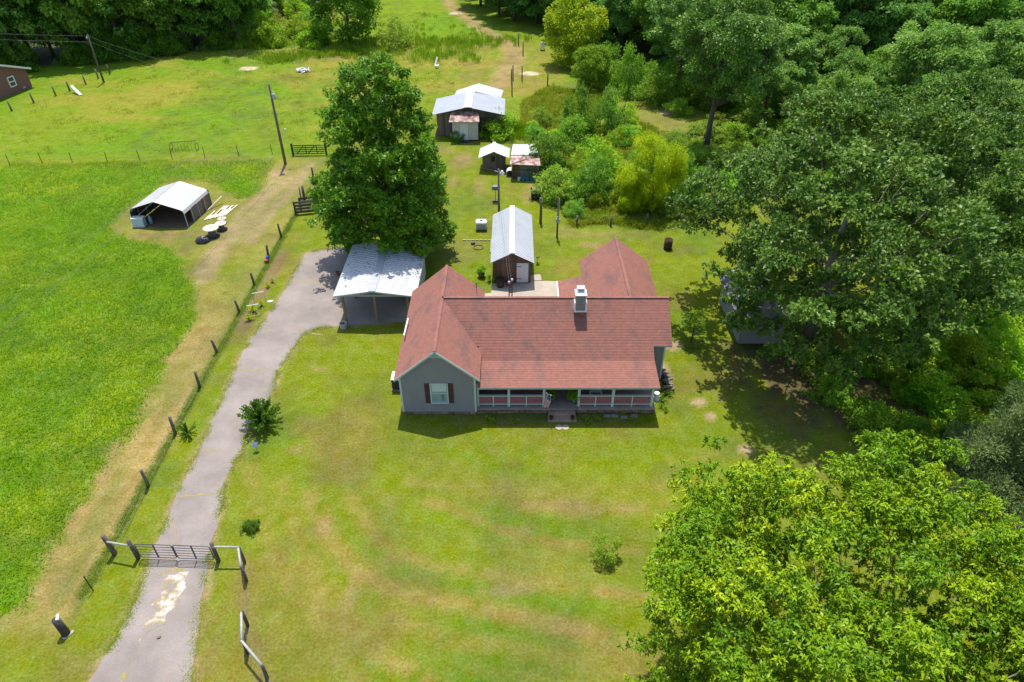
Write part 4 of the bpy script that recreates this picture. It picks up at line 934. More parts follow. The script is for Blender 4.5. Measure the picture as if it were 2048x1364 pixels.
# ------------------------------------------------------------------ things on and about the porch
def pot_plant(label, p, r=.2, h=.3, m=M_blue, leafy=True, name='potted_plant'):
    t = thing(name, label, 'potted plant', p)
    MB().lathe((0, 0, 0), [(r * .65, 0), (r, h * .6), (r * .95, h), (r * .8, h), (r * .75, h * .8)], 14).build('pot', m, t, True, True)
    return t
POTS = []
POTS.append((pot_plant('leafy plant in blue pot left of the porch steps', G(1096, 806, .48), .27, .42), .9))
POTS.append((pot_plant('leafy plant in blue pot right of the porch steps', G(1148, 804, .48), .27, .42), .9))
POTS.append((pot_plant('plant in teal pot at the right end of the porch', V3(8.2, 34.2, .48), .3, .5, M_teal), .8))
for k, px_ in enumerate((1102, 1145)):
    p = G(px_, 838, .16); t = thing('step_pot', ['brown pot on the left of the lower porch step', 'brown pot on the right of the lower porch step'][k], 'flower pot', p)
    MB().lathe((0, 0, 0), [(.1, 0), (.14, .2), (.15, .22), (.12, .22), (.1, .15)], 12).build('pot', M_rustmetal, t, local=True)
t = thing('porch_table', 'small pale table behind the right porch railing', 'table', (5.4, 33.2, .48)); MB().box(5.0, 5.8, 32.95, 33.5, 1.05, 1.1).build('table_top', M_trim, t)
for a in (5.05, 5.75):
    for b in (33.0, 33.45): MB().box(a - .03, a + .03, b - .03, b + .03, .48, 1.05).build('leg', M_trim, t)
for k in range(3):
    p = V3(5.2 + .2 * k, 33.15 + .1 * (k % 2), 1.1); t = thing('white_jug', 'white jug in the cluster on the porch table', 'jug', p, group='jugs on the porch table'); MB().lathe(p, [(.06, 0), (.09, .1), (.05, .24), (.065, .3)], 10).build('jug', M_white, t, True)
t = thing('porch_swing', 'pale wooden swing hanging at the left end of the porch', 'swing', (.9, 34.2, .9))
for k in range(4): piece('slat', t, M_palewood, (.9, 34.0 + .13 * k, .92), (1.5, .1, .03)); piece('slat', t, M_palewood, (.9, 34.48 + .03 * k, 1.02 + .13 * k), (1.5, .03, .1))
for a in (.15, 1.65): MB().tube([(a, 34.05, .93), (a, 34.25, 2.4)], .012, 5).build('chain', M_steel, t); MB().bar((a, 34.0, 1.2), (a, 34.5, 1.2), .06, .04).build('armrest', M_palewood, t)
t = thing('hanging_lantern', 'yellow lantern hanging above the left railing', 'lantern', (.85, 32.75, 1.6)); MB().box(.77, .93, 32.67, 32.83, 1.55, 1.85).build('body', M_yellow, t); MB().lathe((.85, 32.75, 1.852), [(.13, 0), (.03, .1), (.02, .14)], 6).build('cap', M_black, t); MB().tube([(.85, 32.75, 1.98), (.85, 32.75, 2.5)], .008, 5).build('hook', M_black, t)
t = thing('iron_hook', 'thin black iron hook stake right of the porch steps', 'garden hook', (4.12, 31.85, 0)); MB().tube([(4.12, 31.85, 0), (4.12, 31.85, 1.3), (4.16, 31.85, 1.42), (4.25, 31.85, 1.4), (4.27, 31.85, 1.3)], .015, 6).build('rod', M_black, t)
# flag on a short staff
fl = thing('porch_flag', 'striped flag hanging from a slanted staff on the porch post', 'flag', (2.02, 32.2, 1.75))
MB().tube([(2.02, 32.22, 1.75), (2.42, 31.42, 2.14)], .016, 6).build('staff', M_white, fl); MB().lathe((2.43, 31.41, 2.15), [(.01, -.03), (.03, 0), (.01, .03)], 8).build('finial', M_yellow, fl)
cl = MB(); ns, nr_ = 13, 14
def fpt(i, j):                # i across the 13 stripes (hoist), j along the fly, hanging down
    a, b = i / ns, j / nr_
    hx = 2.10 + .30 * a - .06 * b + .04 * math.sin(b * 5 + a * 6); hy = 32.05 - .58 * a * (1 - .35 * b) + .06 * math.sin(a * 11 + b * 3)
    return (hx, hy, 1.86 + .24 * a - 1.25 * b - .05 * a * b)
for i in range(ns):
    for j in range(nr_):
        cl.cur = 2 if (i >= 6 and j < 6) else (0 if i % 2 == 0 else 1)
        cl.face([fpt(i, j), fpt(i + 1, j), fpt(i + 1, j + 1), fpt(i, j + 1)])
cl.cur = 1
for i in range(3):
    for j in range(3):
        p = Vector(fpt(7.2 + i * 2.2, 1 + j * 2)); q = Vector(fpt(7.9 + i * 2.2, 1 + j * 2)); r_ = Vector(fpt(7.9 + i * 2.2, 1.8 + j * 2)); s_ = Vector(fpt(7.2 + i * 2.2, 1.8 + j * 2)); o_ = V3(.006, -.006, 0)
        cl.face([p + o_, q + o_, r_ + o_, s_ + o_]); o_ = -o_; cl.face([p + o_, q + o_, r_ + o_, s_ + o_])
cl.build('cloth', [M_flagred, M_flagwhite, M_flagblue], fl)
ac = thing('air_conditioner', 'outdoor cooling unit with white top beside the left wall', 'air conditioner', (-7.6, 34.7, 0))
MB().box(-8.0, -7.2, 34.25, 35.15, 0, .1).build('pad', M_concgrey, ac); MB().box(-7.95, -7.25, 34.3, 35.1, .1, .92).build('cabinet', M_black, ac)
fn = MB()
for k in range(9): fn.box(-7.97 , -7.23, 34.28, 34.296, .16 + k * .085, .2 + k * .085)
tag(fn.build('louvre', M_steel, ac), kind='stuff'); MB().box(-7.98, -7.22, 34.27, 35.13, .92, 1.0).build('top_cover', M_white, ac)
t = thing('stacked_pots', 'white upturned pots by the right porch corner', 'flower pot', G(1312, 798)); MB().lathe((0, 0, 0), [(.26, 0), (.22, .3), (.15, .32)], 14).build('pot', M_white, t, local=True); MB().lathe((0, 0, .322), [(.2, 0), (.17, .22), (.05, .23)], 14).build('pot', M_white, t, local=True)
for k, (px_, py_) in enumerate(((1118, 855), (1131, 855))):
    p = G(px_, py_); o = MB().lathe((0, 0, 0), [(.22, 0), (.24, .03), (.2, .05)], 11).build('stepping_stone', M_conc); o.location = p; tag(o, ['round stepping stone left before the porch steps', 'round stepping stone right before the porch steps'][k], 'stepping stone', 'stepping stones before the porch')
for k, (px_, py_) in enumerate(((1214, 833), (1229, 833), (1248, 836), (1268, 833))):
    p = G(px_, py_); o = MB().obox((0, 0, .07), (.42, .16, .14), rng.uniform(-.12, .12)).build('edging_block', M_concgrey); o.location = p; tag(o, 'grey edging block lying before the right half of the porch', 'block', 'edging blocks before the porch')
wp = thing('firewood_pile', 'loose pile of split logs against the right end wall', 'firewood', (10.45, 35.3, 0))
for k in range(22):
    y = 34.2 + (k % 8) * .27 + rng.uniform(-.06, .06); lv_ = k // 8; L_ = rng.uniform(.4, .6); a = rng.uniform(-.5, .5)
    c_ = V3(10.4 + rng.uniform(-.1, .15), y, .1 + lv_ * .17); d_ = V3(math.cos(a), math.sin(a), rng.uniform(-.15, .15)) * L_ / 2
    MB().tube([c_ - d_, c_ + d_], rng.uniform(.07, .11), 7).build('log', M_log, wp)

# ------------------------------------------------------------------ back yard
bc = thing('white_bench', 'narrow white bench along the rear wing on the patio', 'bench', (3.25, 42.0, 0)); MB().box(3.1, 3.4, 41.0, 43.2, .42, .48).build('seat', M_white, bc)
for a in (41.15, 43.0):
    for b in (3.15, 3.35): MB().box(b - .03, b + .03, a - .03, a + .03, .014, .42).build('leg', M_white, bc)
POTS.append((pot_plant('flowering pot at the near end of the white bench', V3(3.0, 40.75, .014), .2, .25, M_yellow), .5))
p = G(963, 553); POTS.append((pot_plant('spindly plant in red clay pot on the back lawn', p, .28, .32, M_terra), .75))
t = thing('hose_ring', 'round stone ring with weeds on the back lawn', 'stone ring', G(957, 495))
for k in range(14):
    a = 2 * math.pi * k / 14; o = put_stone('stone', t, G(957, 495) + V3(.42 * math.cos(a), .42 * math.sin(a), .05), (.2, .12, .12), a + 1.57)
o = put_stone('rock', None, G(946, 488) + V3(0, 0, .13), (.45, .35, .32), .4); o.name = 'dark_rock'; tag(o, 'dark rock beside the stone ring on the back lawn', 'rock')
bd = thing('bed_edging', 'low pale stone edging of the old bed left of the board shed', 'edging', (-3.5, 54, 0))
ed = [G(925, 481), G(983, 481), G(981, 505)]
for a, b in zip(ed[:-1], ed[1:]):
    n_ = int((b - a).length / .33)
    for k in range(n_):
        p = a.lerp(b, (k + .5) / n_); piece('stone', bd, M_conc, (p.x, p.y + rng.uniform(-.02, .02), .04), (.3 if abs(a.y - b.y) < .2 else .12, .12 if abs(a.y - b.y) < .2 else .3, .09))
bb = thing('burn_barrel', 'rusty brown open burn barrel at the lawn edge', 'barrel', G(1335, 497)); MB().lathe((0, 0, 0), [(.36, 0), (.37, .3), (.385, .31), (.37, .33), (.37, .6), (.385, .61), (.37, .63), (.38, .92), (.34, .92), (.33, .1)], 20).build('drum', M_rustmetal, bb, True, True); MB().lathe((0, 0, .1), [(.33, 0), (.3, .12)], 14).build('ash', M_black, bb, local=True)
ps = thing('plant_stand', 'small dark iron plant stand on the lawn right of the board shed', 'plant stand', G(1075, 527)); MB().tube([(0, 0, 0), (0, 0, .5)], .02, 6).build('stem', M_black, ps, local=True)
for k in range(3): a = 2.1 * k; MB().tube([(.2 * math.cos(a), .2 * math.sin(a), 0), (0, 0, .12)], .018, 5).build('leg', M_black, ps, local=True)
MB().lathe((0, 0, .5), [(.05, 0), (.16, .08), (.17, .1)], 10).build('bowl', M_black, ps, local=True)
fd_ = thing('feeder_stand', 'grey box feeder on a thin post with wooden base', 'bird feeder', G(991, 402)); MB().box(-.3, .3, -.25, .25, 0, .12).build('base', M_board, fd_, local=True); MB().tube([(0, 0, .12), (0, 0, 1.25)], .03, 6).build('post', M_steel, fd_, local=True); MB().box(-.32, .32, -.22, .22, 1.25, 1.62).build('box', M_tarp, fd_, local=True)
for a in (-.25, .25): MB().tube([(a, 0, 1.62), (a, 0, 2.05)], .015, 5).build('rod', M_steel, fd_, local=True)
wr = thing('wood_rack', 'dark rack heaped with pale scrap wood at the bush edge', 'wood rack', G(1074, 396))
for a in (-.55, .55):
    for b in (-.4, .4): MB().box(a - .05, a + .05, b - .05, b + .05, 0, 1.0).build('post', M_boarddark, wr, local=True)
for z in (.25, .6): MB().box(-.6, .6, -.46, -.41, z, z + .14).build('rail', M_boarddark, wr, local=True)
MB().box(-.5, .5, -.38, .4, .08, .72).build('crate', M_boarddark, wr, local=True)
for k in range(11):
    a = rng.uniform(-.9, .9); o = MB().obox((0, 0, 0), (.95, .07, .05), 0).build('scrap', M_palewood, wr, local=True); o.location = (rng.uniform(-.15, .15), rng.uniform(-.3, .3), .78 + .03 * k); o.rotation_euler = (0, rng.uniform(-.35, .35), a)

# ------------------------------------------------------------------ poles and wires
def pole(name, label, p, h, r=.14, m=M_polewood, lean=(0, 0)):
    t = thing(name, label, 'pole', p); MB().tube([(0, 0, 0), (lean[0] * .5, lean[1] * .5, h * .5), (lean[0], lean[1], h)], [r, r * .85, r * .68], 10).build('shaft', m, t, True, True); return t
p1 = G(571, 328); P1 = pole('utility_pole', 'tall wooden utility pole with transformer at the pasture gate', p1, 8.7, .16)
MB().lathe((.28, -.1, 7.2), [(.16, 0), (.18, .08), (.18, .5), (.1, .58)], 12).build('transformer', M_bin, P1, True, True); MB().tube([(.28, -.1, 7.78), (.3, -.1, 7.98)], .04, 6).build('bushing', M_white, P1, local=True); MB().bar((0, -.1, 3.9), (.75, -.1, 4.0), .03, .03).build('arm', M_bin, P1, local=True); MB().lathe((.78, -.1, 3.85), [(.05, .2), (.14, .1), (.12, 0)], 10).build('lamp', M_bin, P1, local=True)
p2 = G(208, 165); P2 = pole('utility_pole', 'dark utility pole before the wood near the brick house', p2, 6.6, .15, M_postdark)
MB().lathe((-.12, -.1, 6.1), [(.06, 0), (.1, .1), (.05, .25)], 8).build('insulator', M_white, P2, local=True)
p3 = V3(-1.2, 57.6, 0); P3 = pole('lamp_pole', 'grey wooden pole with yard lamp behind the board shed', p3, 5.75, .12)
MB().bar((0, -.08, 5.55), (.3, -.3, 5.6), .04, .04).build('arm', M_bin, P3, local=True); MB().lathe((.32, -.32, 5.3), [(.08, 0), (.2, .04), (.22, .2), (.1, .3), (.09, .42)], 14).build('lamp_shade', M_plastic, P3, True, True); MB().bar((-.35, -.05, 5.6), (.05, -.05, 5.45), .05, .05).build('bracket', M_bin, P3, local=True)
p4 = G(1114, 475); P4 = pole('meter_pole', 'dark pole with grey meter box behind the board shed', p4, 3.95, .09, M_postdark)
MB().box(-.16, .16, -.22, -.09, 1.55, 1.95).build('meter_box', M_bin, P4, local=True); MB().lathe((0, -.16, 1.98), [(.1, 0), (.1, .22), (.03, .25)], 10).build('meter', M_bin, P4, local=True); MB().tube([(.06, -.1, 1.95), (.06, -.1, 3.9)], .04, 8).build('conduit', M_bin, P4, local=True)
p5 = G(1081, 446); t = thing('old_post', 'old grey wooden post at the edge of the brush', 'post', p5); MB().tube([(0, 0, 0), (.02, 0, 1.4), (-.03, 0, 2.6)], [.14, .12, .11], 9).build('shaft', M_post, t, True, True)
def wire(label, a, b, sag, r=.009):
    a, b = Vector(a), Vector(b); n_ = 16
    pts = [a.lerp(b, k / n_) - V3(0, 0, sag * 4 * (k / n_) * (1 - k / n_)) for k in range(n_ + 1)]
    o = MB().tube([p - a for p in pts], r, 4).build('power_line', M_wire); o.location = a; tag(o, label, 'wire'); return o
T1 = p1 + V3(0, 0, 8.55); T1b = p1 + V3(0, 0, 7.7); T2 = p2 + V3(0, 0, 6.4); T3 = p3 + V3(-.3, 0, 5.55)
wire('upper wire from the gate pole towards the near left', T1, (-31.5, 8, 8.6), .6); wire('lower wire from the gate pole towards the near left', T1b, (-31.2, 8, 7.7), .7)
wire('upper wire between the gate pole and the dark far pole', T2, T1, .5); wire('lower wire between the gate pole and the dark far pole', T2 - V3(0, 0, .7), T1b, .7)
wire('upper wire running left from the dark far pole', T2, (-135, 112, 7.0), .3, .014); wire('lower wire running left from the dark far pole', T2 - V3(0, 0, .8), (-135, 112, 6.2), .3, .014)
wire('wire from the gate pole to the yard lamp pole', T1b - V3(0, 0, .3), T3, .7); wire('thin wire from the lamp pole over the shed to the house mast', p3 + V3(0, 0, 5.2), (-.05, 40.15, 4.95), .35, .006); wire('second thin wire from the lamp pole to the house mast', p3 + V3(-.1, 0, 4.9), (-.2, 40.15, 4.8), .45, .006)

# ------------------------------------------------------------------ fences and gates
wf = thing('wire_fence', 'old wire fence on wooden posts between pasture verge and driveway', 'fence', (-21, 40, 0))
fpx = [(297, 972), (351, 868), (400, 775), (434, 705), (479, 625), (509, 570), (537, 515), (563, 475)]
fp = [G(*p) for p in fpx] + [G(628, 360)]
tops = []
for k, p in enumerate(fp):
    h = rng.uniform(1.15, 1.4); lx, ly = rng.uniform(-.09, .05), rng.uniform(-.06, .1)
    MB().tube([p, p + V3(lx * .5, ly * .5, h * .5), p + V3(lx, ly, h)], [.1, .095, .09], 9).build('post', M_post if k < 6 else M_postdark, wf, True); tops.append(p + V3(lx * .8, ly * .8, h))
chain = [G(230, 1108) + V3(0, 0, 1.2)] + tops
for a, b in zip(chain[:-1], chain[1:]):
    for f_ in (.2, .5, .85):
        aa = Vector((a.x, a.y, a.z * f_)); bb_ = Vector((b.x, b.y, b.z * f_)); MB().tube([aa, (aa + bb_) / 2 - V3(0, 0, .04), bb_], .005, 3, False).build('wire', M_wire, wf)
gp = {k: G(*v) for k, v in dict(a=(230, 1108), b=(277, 1117), c=(437, 1122)).items()}
rt = [G(478, 1096, 1.18), G(482, 1134, 1.15), G(484, 1224, 1.12), G(484, 1280, 1.1), G(524, 1332, 1.05), G(575, 1440, 1.05)]
rfz = thing('rail_fence', 'pale top-rail fence left of the driveway gate', 'fence', gp['a'])
MB().tube([gp['a'], gp['a'] + V3(-.04, 0, .75), gp['a'] + V3(-.1, .02, 1.5)], [.13, .125, .12], 10).build('post', M_post, rfz, True); MB().tube([gp['b'], gp['b'] + V3(-.06, .03, 1.42)], [.11, .1], 10).build('post', M_postdark, rfz, True)
MB().tube([gp['a'] + V3(0, -.08, 1.12), gp['b'] + V3(0, -.08, 1.16)], .055, 8).build('rail', M_railpale, rfz, True)
MB().tube([gp['a'] + V3(0, 0, .3), gp['b'] + V3(0, 0, .3)], .005, 3).build('wire', M_wire, rfz); MB().tube([gp['a'] + V3(0, 0, .7), gp['b'] + V3(0, 0, .7)], .005, 3).build('wire', M_wire, rfz)
rf2 = thing('rail_fence', 'pale top-rail fence turning the corner right of the driveway gate', 'fence', gp['c'])
MB().tube([gp['c'], gp['c'] + V3(0, .03, 1.42)], [.115, .1], 10).build('post', M_postdark, rf2, True)
for p in rt: MB().tube([(p.x, p.y, 0), (p.x + .02, p.y, p.z + .06)], [.085, .08], 9).build('post', M_postdark, rf2, True)
c_top = gp['c'] + V3(0, 0, 1.2)
for a, b in ((c_top, rt[0]), (rt[0], rt[1]), (rt[2], rt[3]), (rt[3], rt[4])): MB().tube([a + V3(-.02, -.03, .02), b + V3(-.02, .03, .02)], .058, 8).build('rail', M_railpale, rf2, True)
for a, b in zip([c_top] + rt[:-1], rt):
    for z in (.3, .7): MB().tube([(a.x, a.y, z), (b.x, b.y, z)], .005, 3, False).build('wire', M_wire, rf2)
def gate_leaf(label, a, b, za=.14, zb=1.2):
    t = thing('driveway_gate', label, 'gate', a, 0, 'driveway gate leaves'); up = lambda p, z: Vector((p.x, p.y, z)); d = (b - a).normalized(); r = .12
    MB().tube([up(a, za + r), up(a, zb - r), up(a + d * .04, zb - .03), up(a + d * r, zb), up(b - d * r, zb), up(b - d * .04, zb - .03), up(b, zb - r), up(b, za + r), up(b - d * .04, za + .03), up(b - d * r, za), up(a + d * r, za), up(a + d * .04, za + .03), up(a, za + r)], .024, 8, False).build('frame', M_steel, t, True)
    for k in range(1, 5): z = za + (zb - za) * (k / 5) ** 1.0; MB().tube([up(a, z), up(b, z)], .018, 6).build('bar', M_steel, t, True)
    m = (a + b) / 2; MB().bar(up(m, za), up(m, zb), .05, .06).build('brace', M_steel, t); return t
ga = gp['b'] + V3(.16, 0, 0); gb = gp['c'] - V3(.16, 0, 0); gm = (ga + gb) / 2; gd = (gb - ga).normalized()
gate_leaf('left leaf of the dark tubular steel driveway gate', ga, gm - gd * .03); gate_leaf('right leaf of the dark tubular steel driveway gate', gm + gd * .03, gb)
p = G(133, 1268); t = thing('stout_post', 'stout leaning wooden post with block on top, lower left', 'post', p); MB().tube([p, p + V3(-.05, .03, .6), p + V3(-.1, .06, 1.12)], [.19, .18, .17], 12).build('shaft', M_boarddark, t, True); MB().obox(p + V3(-.02, .14, 1.15), (.12, .3, .12), .4).build('block', M_palewood, t); MB().obox(p + V3(.12, -.05, .02), (.16, .5, .04), -.6).build('footing', M_conc, t)
p = G(187, 1182); o = MB().bar((0, 0, 0), (-.08, .05, 1.15), .045, .035).build('steel_stake', M_rustmetal); o.location = p; tag(o, 'thin rusty steel stake in the verge, lower left', 'stake')
tf = thing('stake_fence', 'thin wire fence on steel stakes across the pasture', 'fence', (-42, 73.5, 0))
tp = [G(x, y) for x, y in ((-120, 332), (-50, 331), (20, 330), (85, 326), (145, 325), (215, 324), (280, 320), (345, 318), (410, 315), (478, 312), (545, 309))]
for k, p in enumerate(tp): MB().bar(p, p + V3(rng.uniform(-.1, .1), 0, 1.2), .05, .05).build('stake', M_rustmetal, tf)
for a, b in zip(tp[:-1], tp[1:]):
    for z in (.4, 1.05): MB().tube([a + V3(0, 0, z), b + V3(0, 0, z)], .008, 3, False).build('wire', M_wire, tf)
bf = thing('post_fence', 'row of weathered wooden fence posts below the brick house', 'fence', (-64, 98, 0))
bp_ = [G(x, y) for x, y in ((-30, 243), (24, 222), (68, 206), (112, 192), (140, 182), (172, 169), (197, 157), (220, 148))]
for k, p in enumerate(bp_): MB().tube([p, p + V3(-.05, 0, 1.35)], [.12, .1], 8).build('post', M_post, bf, True)
for a, b in zip(bp_[:-1], bp_[1:]): MB().tube([a + V3(0, 0, 1.1), b + V3(0, 0, 1.1)], .008, 3, False).build('wire', M_wire, bf)
p = G(155, 188); o = MB().obox((0, 0, 0), (.35, 2.4, .07)).build('fallen_board', M_white); o.location = p + V3(0, 0, .5); o.rotation_euler = (R(20), 0, R(50)); tag(o, 'white board leaning in the grass by the post fence', 'board')
wg = thing('wooden_gate', 'brown wooden five-bar gate into the upper pasture', 'gate', G(588, 311))
a = G(590, 311); b = a + V3(3.4, .15, 0); MB().box(a.x - .28, a.x - .08, a.y - .1, a.y + .1, 0, 1.4).build('post', M_boarddark, wg); MB().box(b.x + .08, b.x + .28, b.y - .1, b.y + .1, 0, 1.4).build('post', M_boarddark, wg)
M_gatewood = mat('gate_wood', (.085, .055, .05), .8, (.06, .04, .036), 3.0)
for k in range(5): z = .2 + .24 * k; MB().bar(a + V3(0, 0, z), b + V3(0, 0, z), .04, .1).build('bar', M_gatewood, wg)
for f0, f1 in ((.08, .34), (.46, .70)): MB().bar(a.lerp(b, f0) + V3(0, -.05, .2), a.lerp(b, f1) + V3(0, -.05, 1.16), .03, .09).build('brace', M_gatewood, wg); MB().bar(a.lerp(b, f1 + .06) + V3(0, -.05, .16), a.lerp(b, f1 + .06) + V3(0, -.05, 1.2), .09, .03).build('upright', M_gatewood, wg)
cp_ = thing('board_pen', 'dark weathered board pen panel beside the dense tree', 'pen', G(592, 428))
a = G(592, 428); b = G(634, 424)
for p in (a, b, a.lerp(b, .15) + V3(0, .8, 0), b + V3(0, .9, 0)): MB().box(p.x - .08, p.x + .08, p.y - .08, p.y + .08, 0, 1.3).build('post', M_boarddark, cp_)
for k in range(4): z = .22 + .33 * k; MB().bar(a + V3(0, -.1, z), b + V3(0, -.1, z), .04, .22).build('board', M_board if k % 2 else M_boarddark, cp_); MB().bar(a + V3(.3, .8, z), b + V3(.1, .9, z), .04, .2).build('board', M_boarddark, cp_)
for k, (q, h, r_) in enumerate(((G(609, 400), 1.5, .12), (G(602, 398), 1.25, .06), (G(628, 405), 1.5, .12))):
    t = thing('rough_post', ['thick brown post behind the board pen', 'slender dark post behind the board pen', 'brown post at the right end of the board pen'][k], 'post', q, group='posts by the board pen'); MB().tube([(0, 0, 0), (.03, 0, h)], [r_ * 1.1, r_], 9).build('shaft', M_postdark, t, True, True)
# brush-line fence posts
bl = [G(x, y) for x, y in ((1153, 452), (1221, 452), (1293, 448), (1361, 448))]
lf = thing('brush_fence', 'short wooden posts along the front of the brush', 'fence', bl[0])
for p in bl: MB().tube([p, p + V3(.03, 0, 1.05)], [.11, .1], 8).build('post', M_post, lf, True)
for a, b in zip(bl[:-1], bl[1:]): MB().tube([a + V3(0, 0, .8), b + V3(0, 0, .8)], .006, 3, False).build('wire', M_wire, lf)
# garden plot far up the slope
gf = thing('garden_fence', 'dark posts round the small garden plot up the slope', 'fence', G(1038, 100))
for (x, y) in ((1037, 92), (1046, 111), (1044, 162), (1023, 168), (1026, 160), (1024, 191), (1095, 175)): p = G(x, y); MB().tube([p, p + V3(0, 0, 2.1)], .09, 7).build('post', M_postdark, gf, True)
p = G(1085, 100); t = thing('white_hive', 'white box stand beside the far garden plot', 'box', p); MB().box(-.35, .35, -.3, .3, .3, 1.2).build('box', M_white, t, local=True); MB().box(-.4, .4, -.35, .35, 1.2, 1.28).build('lid', M_bin, t, local=True)
for a_ in (-.3, .3): MB().box(a_ - .05, a_ + .05, -.2, .2, 0, .3).build('leg', M_board, t, local=True)
# scrap heap, harrow, toys, frames, sign
hp = thing('scrap_heap', 'heap of pale broken scrap lying in the upper pasture', 'scrap heap', G(608, 144))
for k in range(34):
    o = MB().obox((0, 0, 0), (rng.uniform(.4, 1.0), rng.uniform(.08, .2), .05)).build('scrap', M_flagwhite, hp, local=True); o.location = (rng.gauss(0, .5), rng.gauss(0, .5), rng.uniform(.1, .6)); o.rotation_euler = (rng.uniform(-.5, .5), rng.uniform(-.6, .6), rng.uniform(0, 3))
p = G(874, 136); t = thing('white_chair', 'pale broken chair standing in the field above the barn', 'chair', p); MB().box(-.3, .3, -.3, .3, .4, .46).build('seat', M_white, t, local=True); MB().bar((-.28, .3, .4), (.1, .55, 1.5), .5, .06).build('backrest', M_white, t, local=True)
for a_ in (-.26, .26):
    for b_ in (-.26, .26): MB().box(a_ - .03, a_ + .03, b_ - .03, b_ + .03, 0, .4).build('leg', M_white, t, local=True)
hr = thing('hay_rake', 'rusty old hay rake frame in the upper pasture', 'farm implement', G(370, 300))
MB().tube([(-1.4, 0, .9), (1.4, .3, 1.0)], .035, 6).build('beam', M_rustmetal, hr, local=True)
for k in range(8): x_ = -1.3 + k * .37; MB().tube([(x_, .05 * k, .95), (x_, -.4 + .04 * k, .7), (x_, -.45 + .04 * k, .1)], .014, 5).build('tine', M_rustmetal, hr, local=True)
for a_ in (-1.5, 1.5): MB().tube([(a_ + .4 * math.cos(q), 0, .42 + .4 * math.sin(q)) if False else (a_, .4 * math.cos(q), .42 + .4 * math.sin(q)) for q in [2 * math.pi * k / 14 for k in range(15)]], .03, 5, False).build('wheel', M_rustmetal, hr, local=True)
ty = thing('toy_tricycle', 'red and blue toy tricycle left by the fence', 'toy', G(535, 524)); ty.scale = (.7, .7, .7); MB().box(-.15, .15, -.35, .1, .2, .4).build('seat', M_red, ty, local=True); MB().box(-.13, .13, .1, .5, .3, .62).build('hood', M_bluetoy, ty, local=True); MB().tube([(-.28, .3, .72), (.28, .3, .72)], .03, 6).build('handlebar', M_bluetoy, ty, local=True)
for (a_, b_, r_) in ((0, .4, .22), (-.22, -.25, .16), (.22, -.25, .16)): MB().tube([(a_ - .04, b_, r_), (a_ + .04, b_, r_)], r_, 12).build('wheel', M_black, ty, local=True)
fr = thing('pipe_trellis', 'white pipe trellis frame over the young plants by the fence', 'trellis', G(505, 605))
for (u, v) in (((504, 587, .9), (527, 583, .9)), ((493, 612, .9), (517, 608, .9))): MB().tube([G(*u), G(*v)], .03, 6).build('rail', M_white, fr)
for (u, w_) in (((504, 587), .9), ((527, 583), .9), ((493, 612), .9), ((517, 608), .9)): p = G(*u, w_); MB().tube([(p.x, p.y, 0), p], .02, 6).build('stake', M_bin, fr)
o = put_stone('rock', None, G(541, 603) + V3(0, 0, .03), (.5, .25, .1), .4); o.name = 'pale_litter'; o.data = o.data.copy(); o.data.materials[0] = M_white; tag(o, 'crumpled white scrap on the grass beside the trellis frame', 'scrap')
sg = thing('solar_sign', 'small blue solar panel on a stake beside the driveway bush', 'solar light', G(514, 901)); MB().tube([(0, 0, 0), (0, 0, .5)], .012, 5).build('stake', M_steel, sg, local=True); MB().obox((0, 0, .53), (.3, .3, .02), 0, R(25))  .build('panel', mat('solar_cell', (.10, .14, .26), .3), sg, local=True)
o = put_stone('rock', None, G(318, 1275) + V3(0, 0, .05), (.22, .16, .14), .4); o.name = 'stone_lump'; tag(o, 'single dark stone lying on the driveway below the gravel patch', 'rock')

# ------------------------------------------------------------------ foliage
ML = {
 'pecan': leafmat('pecan_leaf', [(0, (.055, .145, .004)), (.35, (.145, .285, .005)), (.7, (.300, .430, .006)), (1, (.53, .55, .008))], .22, .48, .22),
 'oak': leafmat('oak_leaf', [(0, (.055, .125, .012)), (.45, (.105, .205, .018)), (.85, (.185, .300, .034)), (1, (.30, .42, .07))], .34, .46, .28),
 'magnolia': leafmat('magnolia_leaf', [(0, (.060, .165, .006)), (.5, (.135, .300, .009)), (.90, (.240, .420, .016)), (.925, (.34, .42, .016)), (1, (.70, .45, .02))], .36, .46, .32),
 'wood': leafmat('wood_leaf', [(0, (.080, .185, .026)), (.5, (.150, .290, .042)), (1, (.260, .400, .075))], .2, .5, .42),
 'fine': leafmat('fine_leaf', [(0, (.26, .39, .006)), (.5, (.42, .55, .008)), (1, (.56, .62, .014))], .15, .55, .5),
 'cedar': leafmat('cedar_leaf', [(0, (.110, .185, .050)), (.5, (.195, .275, .085)), (1, (.29, .36, .13))], .2, .6, .35),
 'shrub': leafmat('shrub_leaf', [(0, (.150, .275, .022)), (.5, (.260, .395, .036)), (1, (.39, .49, .060))], .2, .5, .46),
 'grass': leafmat('grass_blade', [(0, (.095, .225, .004)), (.5, (.160, .310, .005)), (.85, (.240, .355, .009)), (1, (.36, .37, .04))], .15, .55, .35),
 'weed': leafmat('weed_blade', [(0, (.175, .265, .012)), (.5, (.265, .335, .018)), (1, (.42, .39, .06))], .15, .6, .4),
}
def norm(a): return a / np.maximum(np.linalg.norm(a, axis=1, keepdims=True), 1e-6)
def leaf_verts(P, D, N, L, W, bend):
    S = norm(np.cross(N, D)); L = L[:, None]; W = W[:, None]
    mid = P + D * L * .45 + N * L * .06; tip = P + D * L; tip[:, 2] -= (L * bend)[:, 0]
    V = np.stack([P, mid + S * W / 2, tip, mid - S * W / 2], 1).reshape(-1, 3)
    return V
